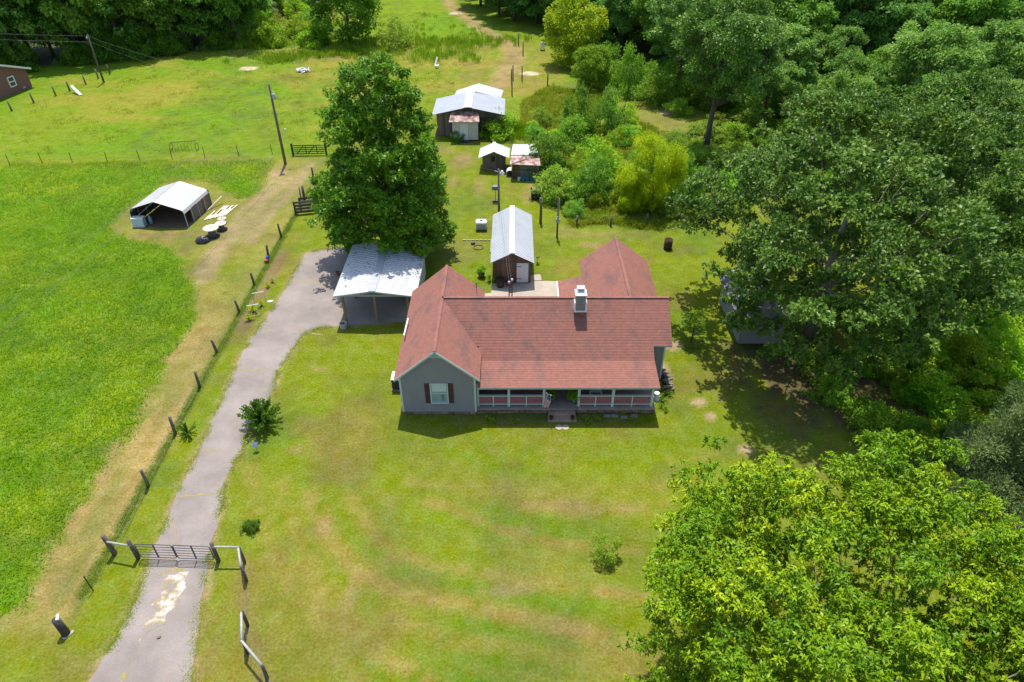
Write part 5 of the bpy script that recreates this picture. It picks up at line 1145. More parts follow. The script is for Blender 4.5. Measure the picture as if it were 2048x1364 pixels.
def leaves(r, C_, Rr, per, L, W, axis=None, droop=.15, bend=.15, flat=.75, up=.9, axw=.35, mixc=.55, tuft=0, tone_c=None):
    """clumps at C_ of radius Rr; per leaves for a clump of mean radius"""
    n = np.maximum(4, (per * (Rr / Rr.mean()) ** 2)).astype(int); idx_ = np.repeat(np.arange(len(C_)), n); m = len(idx_)
    d = norm(r.normal(size=(m, 3))); u = r.random(m) ** .45
    off = d * (u * Rr[idx_])[:, None]; off[:, 2] *= flat
    P = C_[idx_] + off
    if tuft:                                                                     # leaves spring in rosettes from twig ends
        tid = np.arange(m) // tuft; first = tid * tuft; off = off[first]; P = C_[idx_[first]] + off + r.normal(size=(m, 3)) * L * .12
    ax = axis[idx_] if axis is not None else np.zeros((m, 3))
    D = norm(norm(off) * .8 + ax * axw + r.normal(size=(m, 3)) * .55 + np.array((0, 0, -droop)))
    if tuft: D = norm(norm(off) * .35 + r.normal(size=(m, 3)) * .75 + np.array((0, 0, .3 - droop)))
    N = r.normal(size=(m, 3)) * .55 + np.array((0, 0, up)) + ax * .3; N = norm(N - D * (N * D).sum(1)[:, None])
    k = r.uniform(.65, 1.3, m)
    cl = (r.random(len(C_)) if tone_c is None else tone_c)[idx_]
    lr = r.random(m)
    if tuft: lr = .5 * lr + .5 * r.random(m)[first]
    rnd = np.clip(mixc * cl + (1 - mixc) * lr, 0, 1)
    return leaf_verts(P, D, N, L * k, W * k, bend), np.repeat(rnd, 4)
def cloud_mesh(name, V, rnd, m):
    return np_mesh(name, V, np.arange(len(V)).reshape(-1, 4), m, {'rnd': rnd})
def skin_points(r, H, base, rad, prof, n, shell, rough):
    seed = int(r.integers(1e6)); C_ = []
    while len(C_) < n:
        k = 4000; x = r.uniform(-1.3, 1.3, k); y = r.uniform(-1.3, 1.3, k); t = r.random(k); a = np.arctan2(y, x)
        pr = np.array([prof(q) for q in t])
        lob = 1 + rough * 2 * (vnoise(a * 1.6 + 10, t * 4.0, seed) - .5) + rough * .8 * (vnoise(a * 4.1 + 20, t * 8.0, seed + 3) - .5) + .08 * np.sin(3 * a + seed % 7)
        rim = pr * lob; rho = np.hypot(x, y) / np.maximum(rim, .02)
        up = np.array([prof(q + .16) if q < .84 else 0 for q in t]) * lob                 # open to the sky just above?
        skin = (rho > 1 - shell * 1.6) | (np.hypot(x, y) > up * .92)
        ok = (rho < 1) & (skin | (r.random(k) < .22))
        for q in np.nonzero(ok)[0]: C_.append((x[q] * rad, y[q] * rad, base + (H - base) * t[q]))
    return np.array(C_[:n])
def crown_clumps(r, H, base, rad, prof, n, rc, shell=.24, rough=.28, boughs=None):
    """leaf clumps gathered on boughs that are spread through the crown, denser towards its uneven outer skin"""
    if boughs:
        nb, rb, sp_ = boughs; cand = skin_points(r, H - rb * .5, base + rb * .3, rad - rb * .45, prof, nb * 14, shell, rough); B = [cand[0]]
        for c in cand[1:]:                                                     # keep boughs apart so that gaps stay between them
            if len(B) >= nb: break
            if min(np.linalg.norm((c - q) * (1, 1, 1.25)) for q in B) > rb * sp_: B.append(c)
        tone_b = r.random(nb + 1); B = np.array(B); i = r.integers(0, len(B), n); d = norm(r.normal(size=(n, 3))); d[:, 2] = np.where(d[:, 2] < -.25, -d[:, 2], d[:, 2])
        rbv = (rb * r.uniform(.65, 1.25, len(B)))[i]; C_ = B[i] + d * (rbv * r.random(n) ** .4)[:, None] * np.array((1, 1, .62)); C_[:, 2] = np.maximum(C_[:, 2], base * .4 + .1)
    else: C_ = skin_points(r, H, base, rad, prof, n, shell, rough); i = np.arange(n); tone_b = r.random(n)
    Rr = rc * r.uniform(.6, 1.35, n)
    ax = norm(np.stack([C_[:, 0], C_[:, 1], (C_[:, 2] - (base + H) / 2) * .8 + .2 * rad], 1))
    return C_, Rr, ax, .45 * tone_b[i] + .55 * r.random(n)
def limb_mesh(r, H, base, C_, r0, m, nl, trunks=None, seg=6, name='trunk'):
    mb = MB(); top = base + (H - base) * .6
    bend = [(r.uniform(-.3, .3), r.uniform(-.3, .3)) for _ in range(5)]
    pts = [Vector((bend[k][0] * k * .3 * r0 * 2, bend[k][1] * k * .3 * r0 * 2, top * k / 4 - (.1 if k == 0 else 0))) for k in range(5)]
    mb.tube(pts, [r0 * 1.25, r0, r0 * .75, r0 * .45, r0 * .1], 10)
    def axis_at(z):
        f = min(3.999, max(0, z / top * 4)); k = int(f); return pts[k].lerp(pts[k + 1], f - k)
    sel = r.permutation(len(C_))[:nl]
    for k in sel:
        c = Vector(C_[k]); z0 = min(top * .95, max(base * .7, base * .5 + (c.z - base) * .45)); s_ = axis_at(z0)
        mid = s_.lerp(c, .5) + Vector((r.uniform(-.3, .3), r.uniform(-.3, .3), -.08 * (c - s_).length)); w = r0 * r.uniform(.10, .24)
        q1 = s_.lerp(mid, .5) + Vector((r.uniform(-.15, .15), r.uniform(-.15, .15), .1)); q2 = mid.lerp(c, .5) + Vector((r.uniform(-.2, .2), r.uniform(-.2, .2), .15))
        mb.tube([s_, q1, mid, q2, c], [w, w * .8, w * .6, w * .4, w * .15], 5, False)
    me = mb.mesh(name, m); me.polygons.foreach_set('use_smooth', [True] * len(me.polygons)); return me
def tree_kind(seed, H, base, rad, prof, n, per, rc, L, W, leaf, bark=M_bark, r0=.3, nl=40, name='tree', **kw):
    r = np.random.default_rng(seed); ck = {k: kw.pop(k) for k in ('shell', 'rough', 'boughs') if k in kw}
    C_, Rr, ax, tb = crown_clumps(r, H, base, rad, prof, n, rc, **ck)
    V, rnd = leaves(r, C_, Rr, per, L, W, ax, tone_c=tb, **kw)
    return cloud_mesh('crown', V, rnd, ML[leaf]), limb_mesh(r, H, base, C_, r0, bark, nl)
def place(name, label, kind, loc, scale=1.0, rz=0.0, group=None, tint=(1, 1, 1), cat='tree', sz=None):
    t = thing(name, label, cat, loc, rz, group); t.scale = (scale, scale, scale * (sz or 1))
    for nm, me in (('crown', kind[0]), ('trunk', kind[1])):
        if me is None: continue
        if nm == 'trunk' and cat == 'shrub': nm = 'stem'
        if nm == 'crown' and cat == 'shrub': nm = 'foliage'
        o = bpy.data.objects.new(nm, me); col.objects.link(o); o.parent = t
        if nm in ('crown', 'foliage'): o.color = (*tint, 1)
    return t
dome = lambda t: math.sqrt(max(0, 1 - (2 * t - .9) ** 2 / 1.25)) if t > .1 else .55 + 2.5 * t
roundp = lambda t: math.sqrt(max(0, 1 - (2 * t - 1) ** 2)) * .95 + .05
spire = lambda t: (.72 + .28 * math.sin(min(1, t / .3) * 1.57)) * (1 - max(0, t - .28) / .72) ** .62
low = lambda t: math.sqrt(max(0, 1 - t * t)) * .9 + .1
# --- the big individual trees
pecan = tree_kind(11, 11.0, 2.0, 8.2, dome, 1780, 180, .46, .165, .057, 'pecan', M_barkpale, .30, 38, droop=.1, bend=.25, flat=.75, up=.9, shell=.2, mixc=.72, rough=.38, boughs=(210, 1.55, .78), tuft=12)
place('pecan_tree', 'big yellow-green broadleaf tree filling the lower right corner', pecan, (12.9, 11.3, 0), 1.14, rz=.6, sz=.95)
oak = tree_kind(12, 18.0, 1.6, 10.8, lambda t: (.74 + .26 * math.sin(min(1, t / .3) * 1.57)) * math.sqrt(max(0, 1 - max(0, t - .3) ** 2 / .5)), 2420, 75, .55, .26, .13, 'oak', M_barkpale, .42, 46, droop=.0, bend=.1, flat=.6, up=1.1, shell=.22, mixc=.7, rough=.32, boughs=(330, 1.42, .76), tuft=9)
place('shade_tree', 'huge dark glossy shade tree right of the house', oak, (22.0, 40.6, 0), 1.0, rz=.3)
place('shade_tree', 'dark glossy tree rising at the right edge behind the huge shade tree', oak, (41.5, 57.0, 0), .8, 2.4, tint=(.95, 1.0, .9))
mag = tree_kind(13, 17.0, .8, 5.3, lambda t: np.interp(t, (0, .15, .35, .6, .8, .93, 1), (.8, 1, .97, .8, .62, .42, .2)), 1450, 92, .50, .25, .115, 'magnolia', M_bark, .4, 50, droop=.0, bend=.1, flat=.7, up=1.0, shell=.2, rough=.34, mixc=.45, axw=.25, boughs=(190, 1.25, .86), tuft=8)
place('magnolia_tree', 'tall dense dark green tree behind the carport', mag, (-10.3, 51.7, 0), rz=1.0)
fine = tree_kind(14, 7.4, .4, 2.6, lambda t: (.6 + .4 * math.sin(min(1, t / .35) * 1.57)) * (1 - max(0, t - .35) / .65) ** .7, 260, 130, .36, .22, .045, 'fine', M_bark, .14, 24, droop=-.1, bend=.3, flat=1.3, up=.9, shell=.24, rough=.3, boughs=(60, .8, .8), mixc=.5)
place('willow_tree', 'feathery yellow-green tree standing in the brush', fine, G(1293, 418), 1.08, rz=.4, sz=1.08)
place('willow_tree', 'narrow feathery yellow-green shoot left beside the feathery tree', fine, G(1262, 425), .62, 2.0, tint=(.95, 1, .9))
cedar = tree_kind(15, 6.4, .3, 3.9, lambda t: (1 - t) ** .6 * .85 + .15 * (1 - t), 210, 260, .62, .20, .05, 'cedar', M_bark, .2, 30, droop=-.1, bend=-.1, flat=.9, up=.4, shell=.22)
place('cedar_tree', 'grey-green cedar at the right edge behind the yellow-green tree', cedar, G(2000, 985), rz=.2)
place('cedar_tree', 'second grey-green cedar, partly out of the right edge', cedar, G(2090, 900), 1.0, 2.2, tint=(.9, 1, .9))
tall = tree_kind(16, 16.5, 7.0, 4.8, dome, 190, 150, .85, .30, .17, 'oak', M_bark, .30, 60, droop=.05, bend=.1, flat=.65, shell=.3, rough=.4)
place('tall_tree', 'tall open tree with bare dark trunk above the brush', tall, G(1411, 302), rz=.5, tint=(1.1, 1.15, 1.1))
place('tall_tree', 'tall tree with pale bare trunk farther behind the brush', tall, G(1350, 200), .85, 2.5, tint=(1.05, 1.2, 1.15))
# --- woodland kinds shared by many trees
woods = [tree_kind(30 + k, 16, .8 + .6 * (k % 2), 5.2 + .5 * (k % 3), dome if k % 2 else roundp, 250, 64, .85, .46, .27, 'wood', M_bark, .28, 26, flat=.7, up=.9, rough=.34, boughs=(55, 1.7, .8)) for k in range(5)]
mids = [tree_kind(50 + k, 8, .5, 3.3, dome if k else roundp, 110, 110, .75, .30, .17, 'shrub', M_bark, .16, 20, flat=.75, rough=.3) for k in range(3)]
shr = [tree_kind(60 + k, 2.2, .1, 1.35, low, 62, 58, .34, .18, .09, 'shrub', M_bark, .05, 10, flat=.95, up=.6, rough=.62, droop=-.2, name='shrub') for k in range(4)]
place('round_tree', 'round dark green tree alone in the far field', mids[0], G(700, 88), 1.6, .4, tint=(.5, .72, .35))
place('young_tree', 'bright yellow-green tree at the edge of the far wood', mids[1], G(1147, 128), 1.28, .3, tint=(1.25, 1.12, .25))
place('young_tree', 'slim green tree standing before the bright yellow-green tree', mids[2], G(1178, 178), .74, 1.3, tint=(.75, .85, .35))
r_ = random.Random(21)
MARKS = [('the lean-to', 1.4, 70), ('the barn', -2, 84), ('the feathery yellow-green tree', 11.6, 60.5), ('the tall open tree', 22.4, 76.5), ('the pale bare trunk', 22.9, 95.5), ('the wood rack', 2.3, 62.5), ('the slim green tree', 11.1, 100.5), ('the meter pole', 4.1, 55.5),
         ('the huge shade tree', 23.6, 41), ('the bright yellow-green tree', 10, 113), ('the garden plot', 3, 119), ('the cedar', 25.5, 26), ('the dark bush on the slope', 7.9, 84)]
ORD = ['first', 'second', 'third', 'fourth', 'fifth', 'sixth', 'seventh', 'eighth', 'ninth', 'tenth', 'eleventh', 'twelfth', 'thirteenth', 'fourteenth', 'fifteenth', 'sixteenth', 'seventeenth', 'eighteenth', 'nineteenth', 'twentieth']
def tone(c):
    if c[2] / c[0] > 1.2: return 'blue-green'
    if c[0] > 1.15 and c[2] < .85: return 'yellow-green'
    if c[1] < .85: return 'dark green'
    return 'bright green' if c[1] > 1.15 else 'mid-green'
def beside(x, y, marks):
    n_, a, b = min(marks, key=lambda m: math.hypot(m[1] - x, m[2] - y)); dx, dy = x - a, y - b
    return ('behind ' if dy > abs(dx) else 'before ' if dy < -abs(dx) else 'right of ' if dx > 0 else 'left of ') + n_
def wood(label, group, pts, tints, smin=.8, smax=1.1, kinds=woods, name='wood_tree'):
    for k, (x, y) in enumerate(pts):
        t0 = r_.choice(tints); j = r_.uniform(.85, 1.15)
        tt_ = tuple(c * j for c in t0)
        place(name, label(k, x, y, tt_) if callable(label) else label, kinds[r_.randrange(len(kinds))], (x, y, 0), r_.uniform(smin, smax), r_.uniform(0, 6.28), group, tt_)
L0, L1 = Vector(G(-420, 185)[:2]), Vector(G(445, 98)[:2])
pts = []
nrow = 11
for k in range(nrow):
    p = L0.lerp(L1, k / (nrow - 1)); pts.append((p.x + r_.uniform(-1, 1), p.y + 4.5 + r_.uniform(-1, 1)))
wood(lambda k, x, y, c: ORD[k] + ' tree from the left, front row of the wood behind the brick house', 'front trees of the wood behind the brick house', pts, [(.95, 1.05, 1.1), (1.15, 1.2, .9), (.9, 1.05, 1.0), (1.35, 1.25, .9)], .85, 1.1)
pts = [(L0.lerp(L1, (k + .5) / nrow).x, L0.lerp(L1, (k + .5) / nrow).y + 8) for k in range(nrow)]
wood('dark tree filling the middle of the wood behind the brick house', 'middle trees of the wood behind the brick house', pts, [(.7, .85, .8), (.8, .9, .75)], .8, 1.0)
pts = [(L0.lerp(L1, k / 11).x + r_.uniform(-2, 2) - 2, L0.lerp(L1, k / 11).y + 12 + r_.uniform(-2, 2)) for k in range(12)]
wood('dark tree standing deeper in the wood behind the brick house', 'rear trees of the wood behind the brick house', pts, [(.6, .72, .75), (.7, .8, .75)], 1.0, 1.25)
pts = [(-60, 134), (-54, 141), (-49, 149), (-62, 146), (-44, 160), (-54, 156), (-38, 168), (-46, 172), (-30, 176), (-65, 158)]
wood('tree at the back of the bright scrub in the far left field', 'trees behind the far left scrub', pts, [(.85, 1.0, .9), (.7, .9, .8)], .8, 1.1)
# far wood along the track on the right of the field
edge = [G(905, -8), G(935, 18), G(965, 38), G(1000, 50), G(1040, 56), G(1085, 66), G(1120, 80)]
pts = [(p.x + 3.0 + r_.uniform(-.6, .6), p.y + 3.6) for p in edge] + [(p.x + 8, p.y + 10) for p in edge] + [(p.x + 15, p.y + 14) for p in edge[1:]]
wood(lambda k, x, y, c: ('%s tree from the far end, %s row of the track-side wood' % (ORD[k % 7], ('front', 'middle', 'rear')[min(2, k // 7)])), 'wood along the dirt track', pts, [(.9, 1.05, 1.1), (1.0, 1.15, .95), (.85, 1.0, 1.0)], .8, 1.05)
pts = []
for i in range(11):
    for j in range(9):
        x = 16 + i * 6.8 + r_.uniform(-2, 2); y = 100 + j * 7.2 + r_.uniform(-2, 2)
        if x < 17 + (y - 100) * -.02 and y < 118: continue
        if abs(x) > .78 * (y * _c + 13) + 8: continue
        if y < 106 + max(0, 22 - x) * 1.2: continue
        pts.append((x, y))
wood(lambda k, x, y, c: tone(c) + ' tree in the large upper right wood, ' + beside(x, y, MARKS), 'large wood at the upper right', pts, [(1.0, 1.1, .9), (.85, 1.0, .8), (1.2, 1.25, .8), (.9, 1.0, 1.0), (1.1, 1.15, 1.05)], .72, 1.05)
pts = [(28, 92), (35, 90), (42, 93), (50, 89), (58, 92), (66, 90), (31, 84), (40, 82), (48, 80), (57, 82), (65, 80), (36, 74), (45, 71), (54, 72), (62, 70), (42, 64), (50, 61), (58, 62), (47, 54), (56, 53)]
wood(lambda k, x, y, c: tone(c) + ' tree of the right-hand woodland, ' + beside(x, y, MARKS), 'trees between brush and upper right wood', pts, [(1.1, 1.1, 1.0), (1.3, 1.2, 1.1), (1.0, 1.05, .9), (1.35, 1.25, 1.3)], .55, .85)
# --- shrubs: named ones first, then the loose brush
def shrub(label, px, py, wpx, hpx, tint, kind=None, group=None, name='shrub'):
    p = G(px, py); d = depth(p.x, p.y); k = shr[r_.randrange(4)] if kind is None else kind
    w = wpx / FPX * d; h = hpx / (FPX * .78) * d
    s = w / 2.9; t = place(name, label, k, p, s, r_.uniform(0, 6.28), group, tint, 'shrub', sz=max(.55, min(2.2, (h / 2.35) / s))); return t
blue = (.8, 1.0, 1.15); yel = (1.35, 1.25, .7); drk = (.55, .7, .6); mid_ = (1, 1, 1); lim = (1.15, 1.3, .7)
for lab, a in (('dark round bush leaning over the lean-to roof', (1098, 345, 85, 60, drk)), ('pale green bush right below the lean-to', (1108, 392, 80, 50, (1.1, 1.15, 1.1))), ('dark bush on the slope right of the barn', (1160, 262, 65, 70, drk)),
               ('tall blue-green bush on the slope behind the dark bush', (1215, 262, 56, 70, blue)), ('wide leafy bush below the blue-green one', (1150, 290, 80, 45, (.8, 1.0, .7))), ('bright bush left of the feathery tree', (1195, 365, 90, 70, lim)),
               ('blue-green bush before the feathery tree', (1185, 400, 70, 70, blue)), ('grey-green bush between feathery tree and shade tree', (1360, 400, 70, 75, blue)), ('bright climbing bush against the barn front', (958, 265, 28, 55, mid_)),
               ('bushy clump right of the barn', (1000, 270, 75, 38, lim)), ('pale grey bush alone in the far field', (795, 95, 62, 42, (1.3, 1.2, 1.4))), ('bush at the foot of the pale bare trunk', (1300, 205, 70, 45, (.9, 1, .9))),
               ('vine-covered bush behind the slim green tree', (1215, 165, 60, 60, (.7, .95, .75))), ('tall vine-covered bush left of the pale trunk', (1255, 190, 60, 75, (.75, 1.0, .8))), ('low bush left of the wash house door', (915, 280, 30, 20, drk))):
    shrub(lab, *a)
scrub = [(1045, 205), (1100, 175), (1200, 190), (1290, 250), (1400, 290), (1425, 330), (1400, 445), (1140, 448), (1110, 400), (1090, 300), (1040, 262)]
pw_ = [tuple(G(*p)[:2]) for p in scrub]; cnt = 0
while cnt < 84:
    x = r_.uniform(1040, 1425); y = r_.uniform(175, 446); p = G(x, y)
    if not in_poly(np.array([p.x]), np.array([p.y]), pw_)[0]: continue
    if math.hypot((x - 1318) / 55, (y - 245) / 38) < 1 or math.hypot((x - 1140) / 60, (y - 190) / 25) < 1: continue
    w = r_.uniform(16, 46); tc_ = tuple(c * r_.uniform(1.0, 1.3) for c in r_.choice([blue, yel, mid_, lim, mid_, blue])); shrub(('large ' if w > 36 else 'small ' if w < 24 else 'medium ') + tone(tc_) + ' shrub in the brush, ' + beside(p.x, p.y, MARKS), x, y, w, w * r_.uniform(.35, .75), tc_, None, 'shrubs of the brush right of the sheds'); cnt += 1
for k in range(26):
    x = r_.uniform(440, 660); y = r_.uniform(30, 95)
    if y > 96 - (x - 440) * .05 or (x < 520 and y < 40): pass
    w = r_.uniform(25, 60); shrub((lambda tc2: ('large ' if w > 46 else 'small ' if w < 36 else 'medium ') + tone(tc2) + ' shrub of the far left scrub slope, ' + beside(*G(x, y)[:2], [('the round tree', -28, 125), ('the wood edge', -50, 126), ('the trees behind', -45, 158)]))(lim), x, y, w, w * r_.uniform(.4, .9), tuple(c * r_.uniform(.85, 1.2) for c in r_.choice([lim, blue, mid_, (1.2, 1.4, .6)])), None, 'shrubs of the far left scrub slope')
for k in range(30):
    f = r_.random(); p = L0.lerp(L1, f); x, y = p.x + r_.uniform(-1, 1), p.y + r_.uniform(-.5, 1.5)
    place('shrub', 'dark undergrowth bush at the foot of the wood behind the brick house', shr[k % 4], (x, y, 0), r_.uniform(1.0, 1.9), r_.uniform(0, 6), 'undergrowth at the left wood edge', (.5, .7, .55), 'shrub')
BANK = [('the huge shade tree', 27, 41), ('the nearer cedar', 26, 28), ('the farther cedar', 30, 31), ('the right edge tree', 40, 52), ('the open weedy bank', 34, 40)]
SZ = lambda v: 'large ' if v > 1.2 else 'small ' if v < .9 else 'medium '
for k in range(60):
    x = r_.uniform(26.5, 44); y = r_.uniform(29, 52)
    if x < 28 + (y - 38) * .15 and y > 36: continue
    v_ = r_.uniform(.7, 1.5); place('shrub', SZ(v_) + 'bright vine-covered shrub on the right bank, ' + beside(x, y, BANK), shr[k % 4], (x, y, 0), v_, r_.uniform(0, 6), 'shrubs on the far right bank', tuple(c * r_.uniform(.85, 1.15) for c in (1.3, 1.45, .6)), 'shrub', sz=r_.uniform(.5, .9))
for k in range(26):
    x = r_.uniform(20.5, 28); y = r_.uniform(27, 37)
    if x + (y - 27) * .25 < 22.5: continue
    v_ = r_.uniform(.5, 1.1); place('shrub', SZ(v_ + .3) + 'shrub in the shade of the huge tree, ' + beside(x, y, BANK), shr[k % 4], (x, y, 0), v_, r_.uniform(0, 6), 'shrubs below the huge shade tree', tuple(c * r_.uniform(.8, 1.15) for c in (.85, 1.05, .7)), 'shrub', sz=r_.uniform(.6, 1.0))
for k in range(44):
    x = r_.uniform(19, 48); y = r_.uniform(62, 96)
    if math.hypot(x - 18, y - 84) < 5: continue
    v_ = r_.uniform(.8, 1.7); place('shrub', SZ(v_ - .2) + 'leafy shrub under the tall trees, ' + beside(x, y, MARKS), shr[k % 4], (x, y, 0), v_, r_.uniform(0, 6), 'shrubs under the tall trees', tuple(c * r_.uniform(.85, 1.15) for c in (.95, 1.05, .8)), 'shrub', sz=r_.uniform(.5, .9))
for k in range(16):
    x = 20 + k * 2.6 + r_.uniform(-1, 1); y = 97 + r_.uniform(-4, 6)
    place('shrub', 'dark bush at the foot of the upper right wood', shr[k % 4], (x, y, 0), r_.uniform(1.2, 2.2), r_.uniform(0, 6), 'undergrowth at the upper right wood', (.75, .95, .75), 'shrub')
# small lawn shrubs built of arching leafy stems
def fountain(seed, H, rad, n, per, L, W, leaf):
    r = np.random.default_rng(seed); P = []; A = []; mb = MB()
    for k in range(n):
        a = r.random() * 6.283; s_ = r.random() ** .7; rr = rad * s_; h = H * (1.05 - .55 * s_) * r.uniform(.8, 1.1)
        pts = [np.array((0.05 * math.cos(a), .05 * math.sin(a), 0))]
        for q in (.35, .7, 1.0): pts.append(np.array((rr * q ** 1.2 * math.cos(a), rr * q ** 1.2 * math.sin(a), h * q ** .85)))
        mb.tube([tuple(p) for p in pts], [.018, .013, .009, .004], 4, False)
        t = r.uniform(.25, 1.0, per); seg = np.minimum((t * 3).astype(int), 2); f = t * 3 - seg; pa = np.array(pts)
        P.append(pa[seg] * (1 - f)[:, None] + pa[seg + 1] * f[:, None]); A.append(np.tile(norm((pts[3] - pts[1])[None])[0], (per, 1)))
    P = np.concatenate(P); A = np.concatenate(A); m = len(P)
    D = norm(A * .8 + r.normal(size=(m, 3)) * .45 + np.array((0, 0, .1))); N = norm(r.normal(size=(m, 3)) * .5 + np.array((0, 0, 1))); N = norm(N - D * (N * D).sum(1)[:, None]); k = r.uniform(.6, 1.3, m)
    return cloud_mesh('foliage', leaf_verts(P, D, N, L * k, W * k, .1), np.repeat(r.random(m), 4), ML[leaf]), mb.mesh('stem', M_bark)
fo = fountain(71, 2.0, 1.5, 110, 55, .17, .075, 'shrub'); fo2 = fountain(72, 1.0, .75, 26, 40, .12, .055, 'shrub')
place('lawn_shrub', 'spiky green shrub with arching stems beside the driveway', fo, G(525, 850), .92, .2, None, (.36, .55, .32), 'shrub')
place('lawn_shrub', 'small spiky shrub between fence and driveway', fo2, G(377, 868), .9, .8, None, (.4, .55, .3), 'shrub')
place('lawn_shrub', 'low round dark shrub on the lawn right of the gate', shr[1], G(502, 1060), .31, .8, None, (.4, .55, .4), 'shrub', .8)
place('lawn_sapling', 'young leafy sapling alone on the front lawn', tree_kind(81, 1.45, .12, .62, roundp, 40, 34, .17, .10, .055, 'shrub', M_bark, .025, 14, rough=.6), G(1207, 1116), 1.0, 2.2, None, (.95, 1.0, .5), 'shrub')
place('lawn_sapling', 'thin sapling by the shadow edge right of the house', tree_kind(80, 2.6, 1.3, .7, roundp, 24, 60, .3, .14, .07, 'shrub', M_bark, .05, 10), G(1382, 684), 1.0, 0, None, (.7, .85, .7), 'tree')
for k, (x, y, s) in enumerate(((524, 612, .55), (508, 622, .65), (499, 640, .6), (535, 575, .45), (545, 565, .4))):
    place('young_plant', ['young yellow-green plant under the trellis frame', 'larger yellow-green plant before the trellis frame', 'small plant nearest the pasture verge in the planting strip', 'tiny plant below the farthest young plant in the strip', 'farthest young plant in the planting strip'][k], fo2, G(x, y), s, k, None, (1.9, 1.6, .5), 'shrub')
for k, (x, y, s) in enumerate(((1325, 800, .55), (1335, 790, .5), (1330, 822, .4), (1322, 815, .35), (1300, 838, .3), (1175, 846, .4), (1170, 838, .35), (860, 842, .0), (985, 845, .35), (1035, 846, .3), (975, 838, .3), (1260, 840, .3), (980, 562, .6), (1195, 842, .35))):
    if s == 0: continue
    place('border_plant', 'small leafy border plant along the foot of the porch', fo2, G(x, y), s, k * 1.3, 'border plants along the house', (1.2, 1.3, .7), 'shrub') if y > 600 else place('border_plant', 'leafy plant at the left corner of the board shed', fo2, G(x, y), s, 0, None, (1, 1.2, .7), 'shrub')
leafball = tree_kind(90, .75, .05, .38, roundp, 26, 60, .16, .12, .06, 'shrub', M_bark, .02, 6)
for t, s in POTS:
    o = bpy.data.objects.new('foliage', leafball[0]); col.objects.link(o); o.parent = t; o.scale = (s, s, s * 1.1); o.location = (0, 0, .3); o.color = (.9, 1.2, .6, 1)
    ROOT[o.name] = ROOT[t.name]
# --- grass: uncut pasture blades, weeds of the fields
def blades(name, label, X_, Y_, h, w, nb, lean, m, seed, hz=None):
    r = np.random.default_rng(seed); n = len(X_); X2 = np.repeat(X_, nb) + r.normal(0, .06 + w, n * nb); Y2 = np.repeat(Y_, nb) + r.normal(0, .06 + w, n * nb); k = n * nb
    hh = np.repeat(h, nb) * r.uniform(.5, 1.25, k); a = r.random(k) * 6.283; D = norm(np.stack([np.cos(a) * lean, np.sin(a) * lean, np.ones(k)], 1) * 1.0 + r.normal(size=(k, 3)) * .15)
    P = np.stack([X2, Y2, np.zeros(k)], 1); N = np.stack([np.cos(a), np.sin(a), np.full(k, -.3)], 1); N = norm(N - D * (N * D).sum(1)[:, None])
    rnd = np.clip(.6 * np.repeat(fbm(X_ * .5, Y_ * .5, 7) * 1.6 - .3, nb) + .4 * r.random(k), 0, 1)
    o = bpy.data.objects.new(name, cloud_mesh(name, leaf_verts(P, D, N, hh, np.full(k, w) * r.uniform(.6, 1.4, k), .15), np.repeat(rnd, 4), m)); col.objects.link(o); tag(o, label, kind='stuff'); return o
rg = np.random.default_rng(5)
n = 230000; xs = rg.uniform(-56, -20, n); ys = rg.uniform(17, 75, n); vis = (np.abs(xs) < .77 * (ys * _c + 18) + 1)
ok = vis & (sdf(xs, ys, lush) + (fbm(xs * .45, ys * .45, 2) - .5) * 1.6 + rg.normal(0, .25, n) < -.1) & (rg.random(n) < np.clip(48 / ys, .45, 1)); ok &= ~in_poly(xs, ys, [tuple(p[:2]) for p in (A0, A1, B1, B0)])
xs, ys = xs[ok], ys[ok]; hh = .10 + .17 * fbm(xs * .8, ys * .8, 77) ** 1.5
blades('pasture_grass', 'thick uncut pasture grass in the left field', xs, ys, hh * 1.6, .03, 2, .9, ML['grass'], 6)
# taller grass kept under the fence wires and along edges
xs = -21.0 + rg.normal(0, .14, 5000); ys = rg.uniform(19, 66, 5000); e1_ = blades('fence_line_grass', 'tall grass strip left standing under the wire fence', xs, ys, np.full(5000, .17), .02, 3, .9, ML['weed'], 8); e1_.color = (.7, .85, .6, 1)
def clusters(n, f, spread, per):
    cx, cy = f(n); k = rg.poisson(per, n) + 2; i = np.repeat(np.arange(n), k); return cx[i] + rg.normal(0, spread, len(i)), cy[i] + rg.normal(0, spread, len(i))
def upper(n):
    x = rg.uniform(-75, -8, n); y = rg.uniform(76, 150, n); o = (x > -66 + (y - 90) * .25) & (y < 122 + (x + 60) * .9) ; return x[o], y[o]
cx, cy = upper(700); k = rg.poisson(9, len(cx)) + 2; i = np.repeat(np.arange(len(cx)), k); xs = cx[i] + rg.normal(0, .5, len(i)); ys = cy[i] + rg.normal(0, .5, len(i))
blades('field_weeds', 'scattered tall weeds in the upper pasture', xs, ys, np.repeat(rg.uniform(.15, .45, len(cx)), k), .06, 4, .7, ML['weed'], 9)
cl_ = [(870, 115, 5, 3.5, 1.0), (770, 90, 6, 3, 1.0), (620, 112, 7, 2, .8), (960, 85, 8, 3, .9), (830, 60, 14, 9, .6), (640, 60, 6, 10, .9), (900, 90, 7, 5, .9), (710, 105, 6, 2.5, .9), (520, 92, 5, 3, .9), (560, 120, 5, 2, .7)]
xx, yy, h_ = [], [], []
for (px_, py_, sx_, sy_, h) in cl_:
    p = G(px_, py_); q = 420; cxx = p.x + rg.normal(0, sx_ * .6, q // 6); cyy = p.y + rg.normal(0, sy_ * .6, q // 6); i = rg.integers(0, q // 6, q); xx.append(cxx[i] + rg.normal(0, .3, q)); yy.append(cyy[i] + rg.normal(0, .3, q)); h_.append(np.full(q, h))
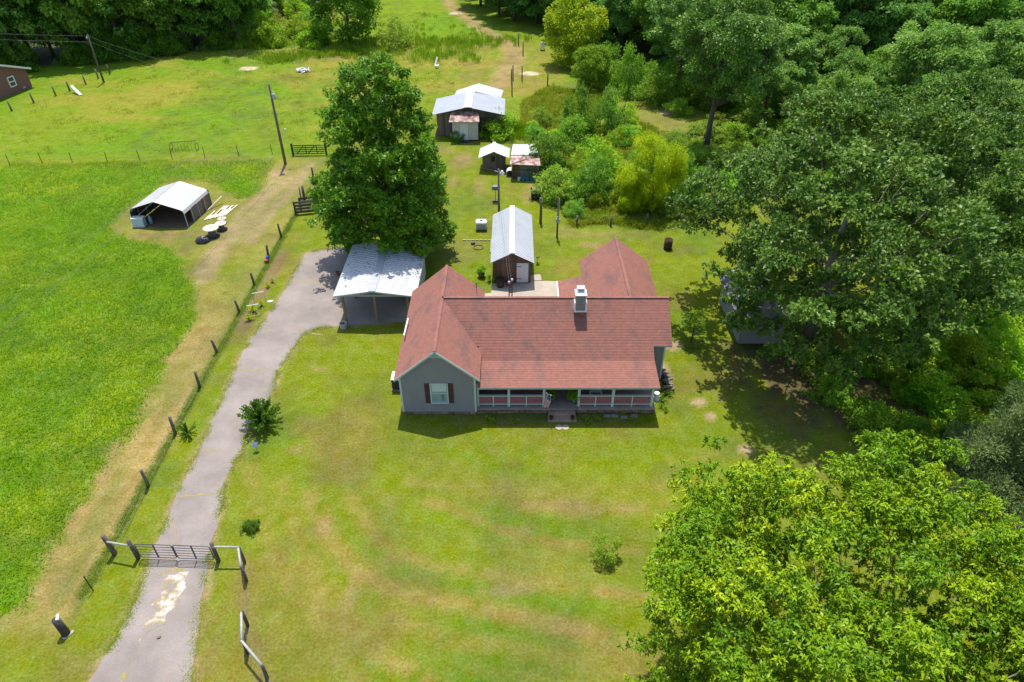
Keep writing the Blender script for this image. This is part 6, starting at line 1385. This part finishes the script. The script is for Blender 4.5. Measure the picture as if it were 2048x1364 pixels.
blades('tall_weed_stands', 'stands of tall green weeds in the far field', np.concatenate(xx), np.concatenate(yy), np.concatenate(h_) * 1.3, .07, 4, .25, ML['weed'], 10).color = (.85, 1.1, .6, 1)
P_ = np.array(pw_); q = 42000; xs = rg.uniform(P_[:, 0].min() - 1, P_[:, 0].max(), q); ys = rg.uniform(P_[:, 1].min(), P_[:, 1].max(), q); o_ = in_poly(xs, ys, pw_) & (fbm(xs * .3, ys * .3, 66) > .36); xs, ys = xs[o_], ys[o_]
blades('brush_weeds', 'tall mixed weeds between the shrubs of the brush', xs, ys,  .3 + 1.0 * fbm(xs * .5, ys * .5, 67) ** 2, .09, 3, .5, ML['weed'], 11)
q = 1800; xs = G(1010, 265).x + rg.normal(0, 1.7, q); ys = G(1010, 265).y + rg.normal(0, 1.2, q); blades('barn_weeds', 'thick bright weeds standing right of the barn', xs, ys, np.full(q, 1.1), .05, 4, .3, ML['grass'], 12).color = (1.2, 1.1, .8, 1)
pv = [(25.5, 27), (27, 36), (29, 44), (33, 56), (48, 56), (48, 27)]; q = 14000; xs = rg.uniform(25, 46, q); ys = rg.uniform(27, 56, q); o_ = in_poly(xs, ys, pv); blades('bank_weeds', 'thick green weeds covering the far right bank', xs[o_], ys[o_], .25 + .5 * fbm(xs[o_] * .6, ys[o_] * .6, 3), .07, 4, .7, ML['grass'], 13)
q = 2600; t_ = rg.random(q); px2 = 1140 + t_ * 260; pq = np.array([G(a, 446 + 6 * math.sin(a * .03))[:2] for a in px2]); blades('brush_edge_grass', 'rough grass along the front edge of the brush', pq[:, 0] + rg.normal(0, .2, q), pq[:, 1] + rg.normal(0, .4, q), rg.uniform(.3, .8, q), .035, 4, .6, ML['weed'], 14)
q = 9000; t_ = rg.random(q); seg = np.array([p for p in drive if p[1] > 4]); i = rg.integers(0, len(seg) - 1, q); xs = seg[i, 0] + (seg[i + 1, 0] - seg[i, 0]) * t_ + rg.normal(0, .14, q); ys = seg[i, 1] + (seg[i + 1, 1] - seg[i, 1]) * t_ + rg.normal(0, .14, q)
ok = (xs < -13.5) & (fbm(xs * 1.2, ys * 1.2, 15) > .45); blades('driveway_edge_grass', 'dry grass creeping over the driveway edges', xs[ok], ys[ok], np.full(ok.sum(), .10), .02, 4, 1.2, ML['weed'], 15)
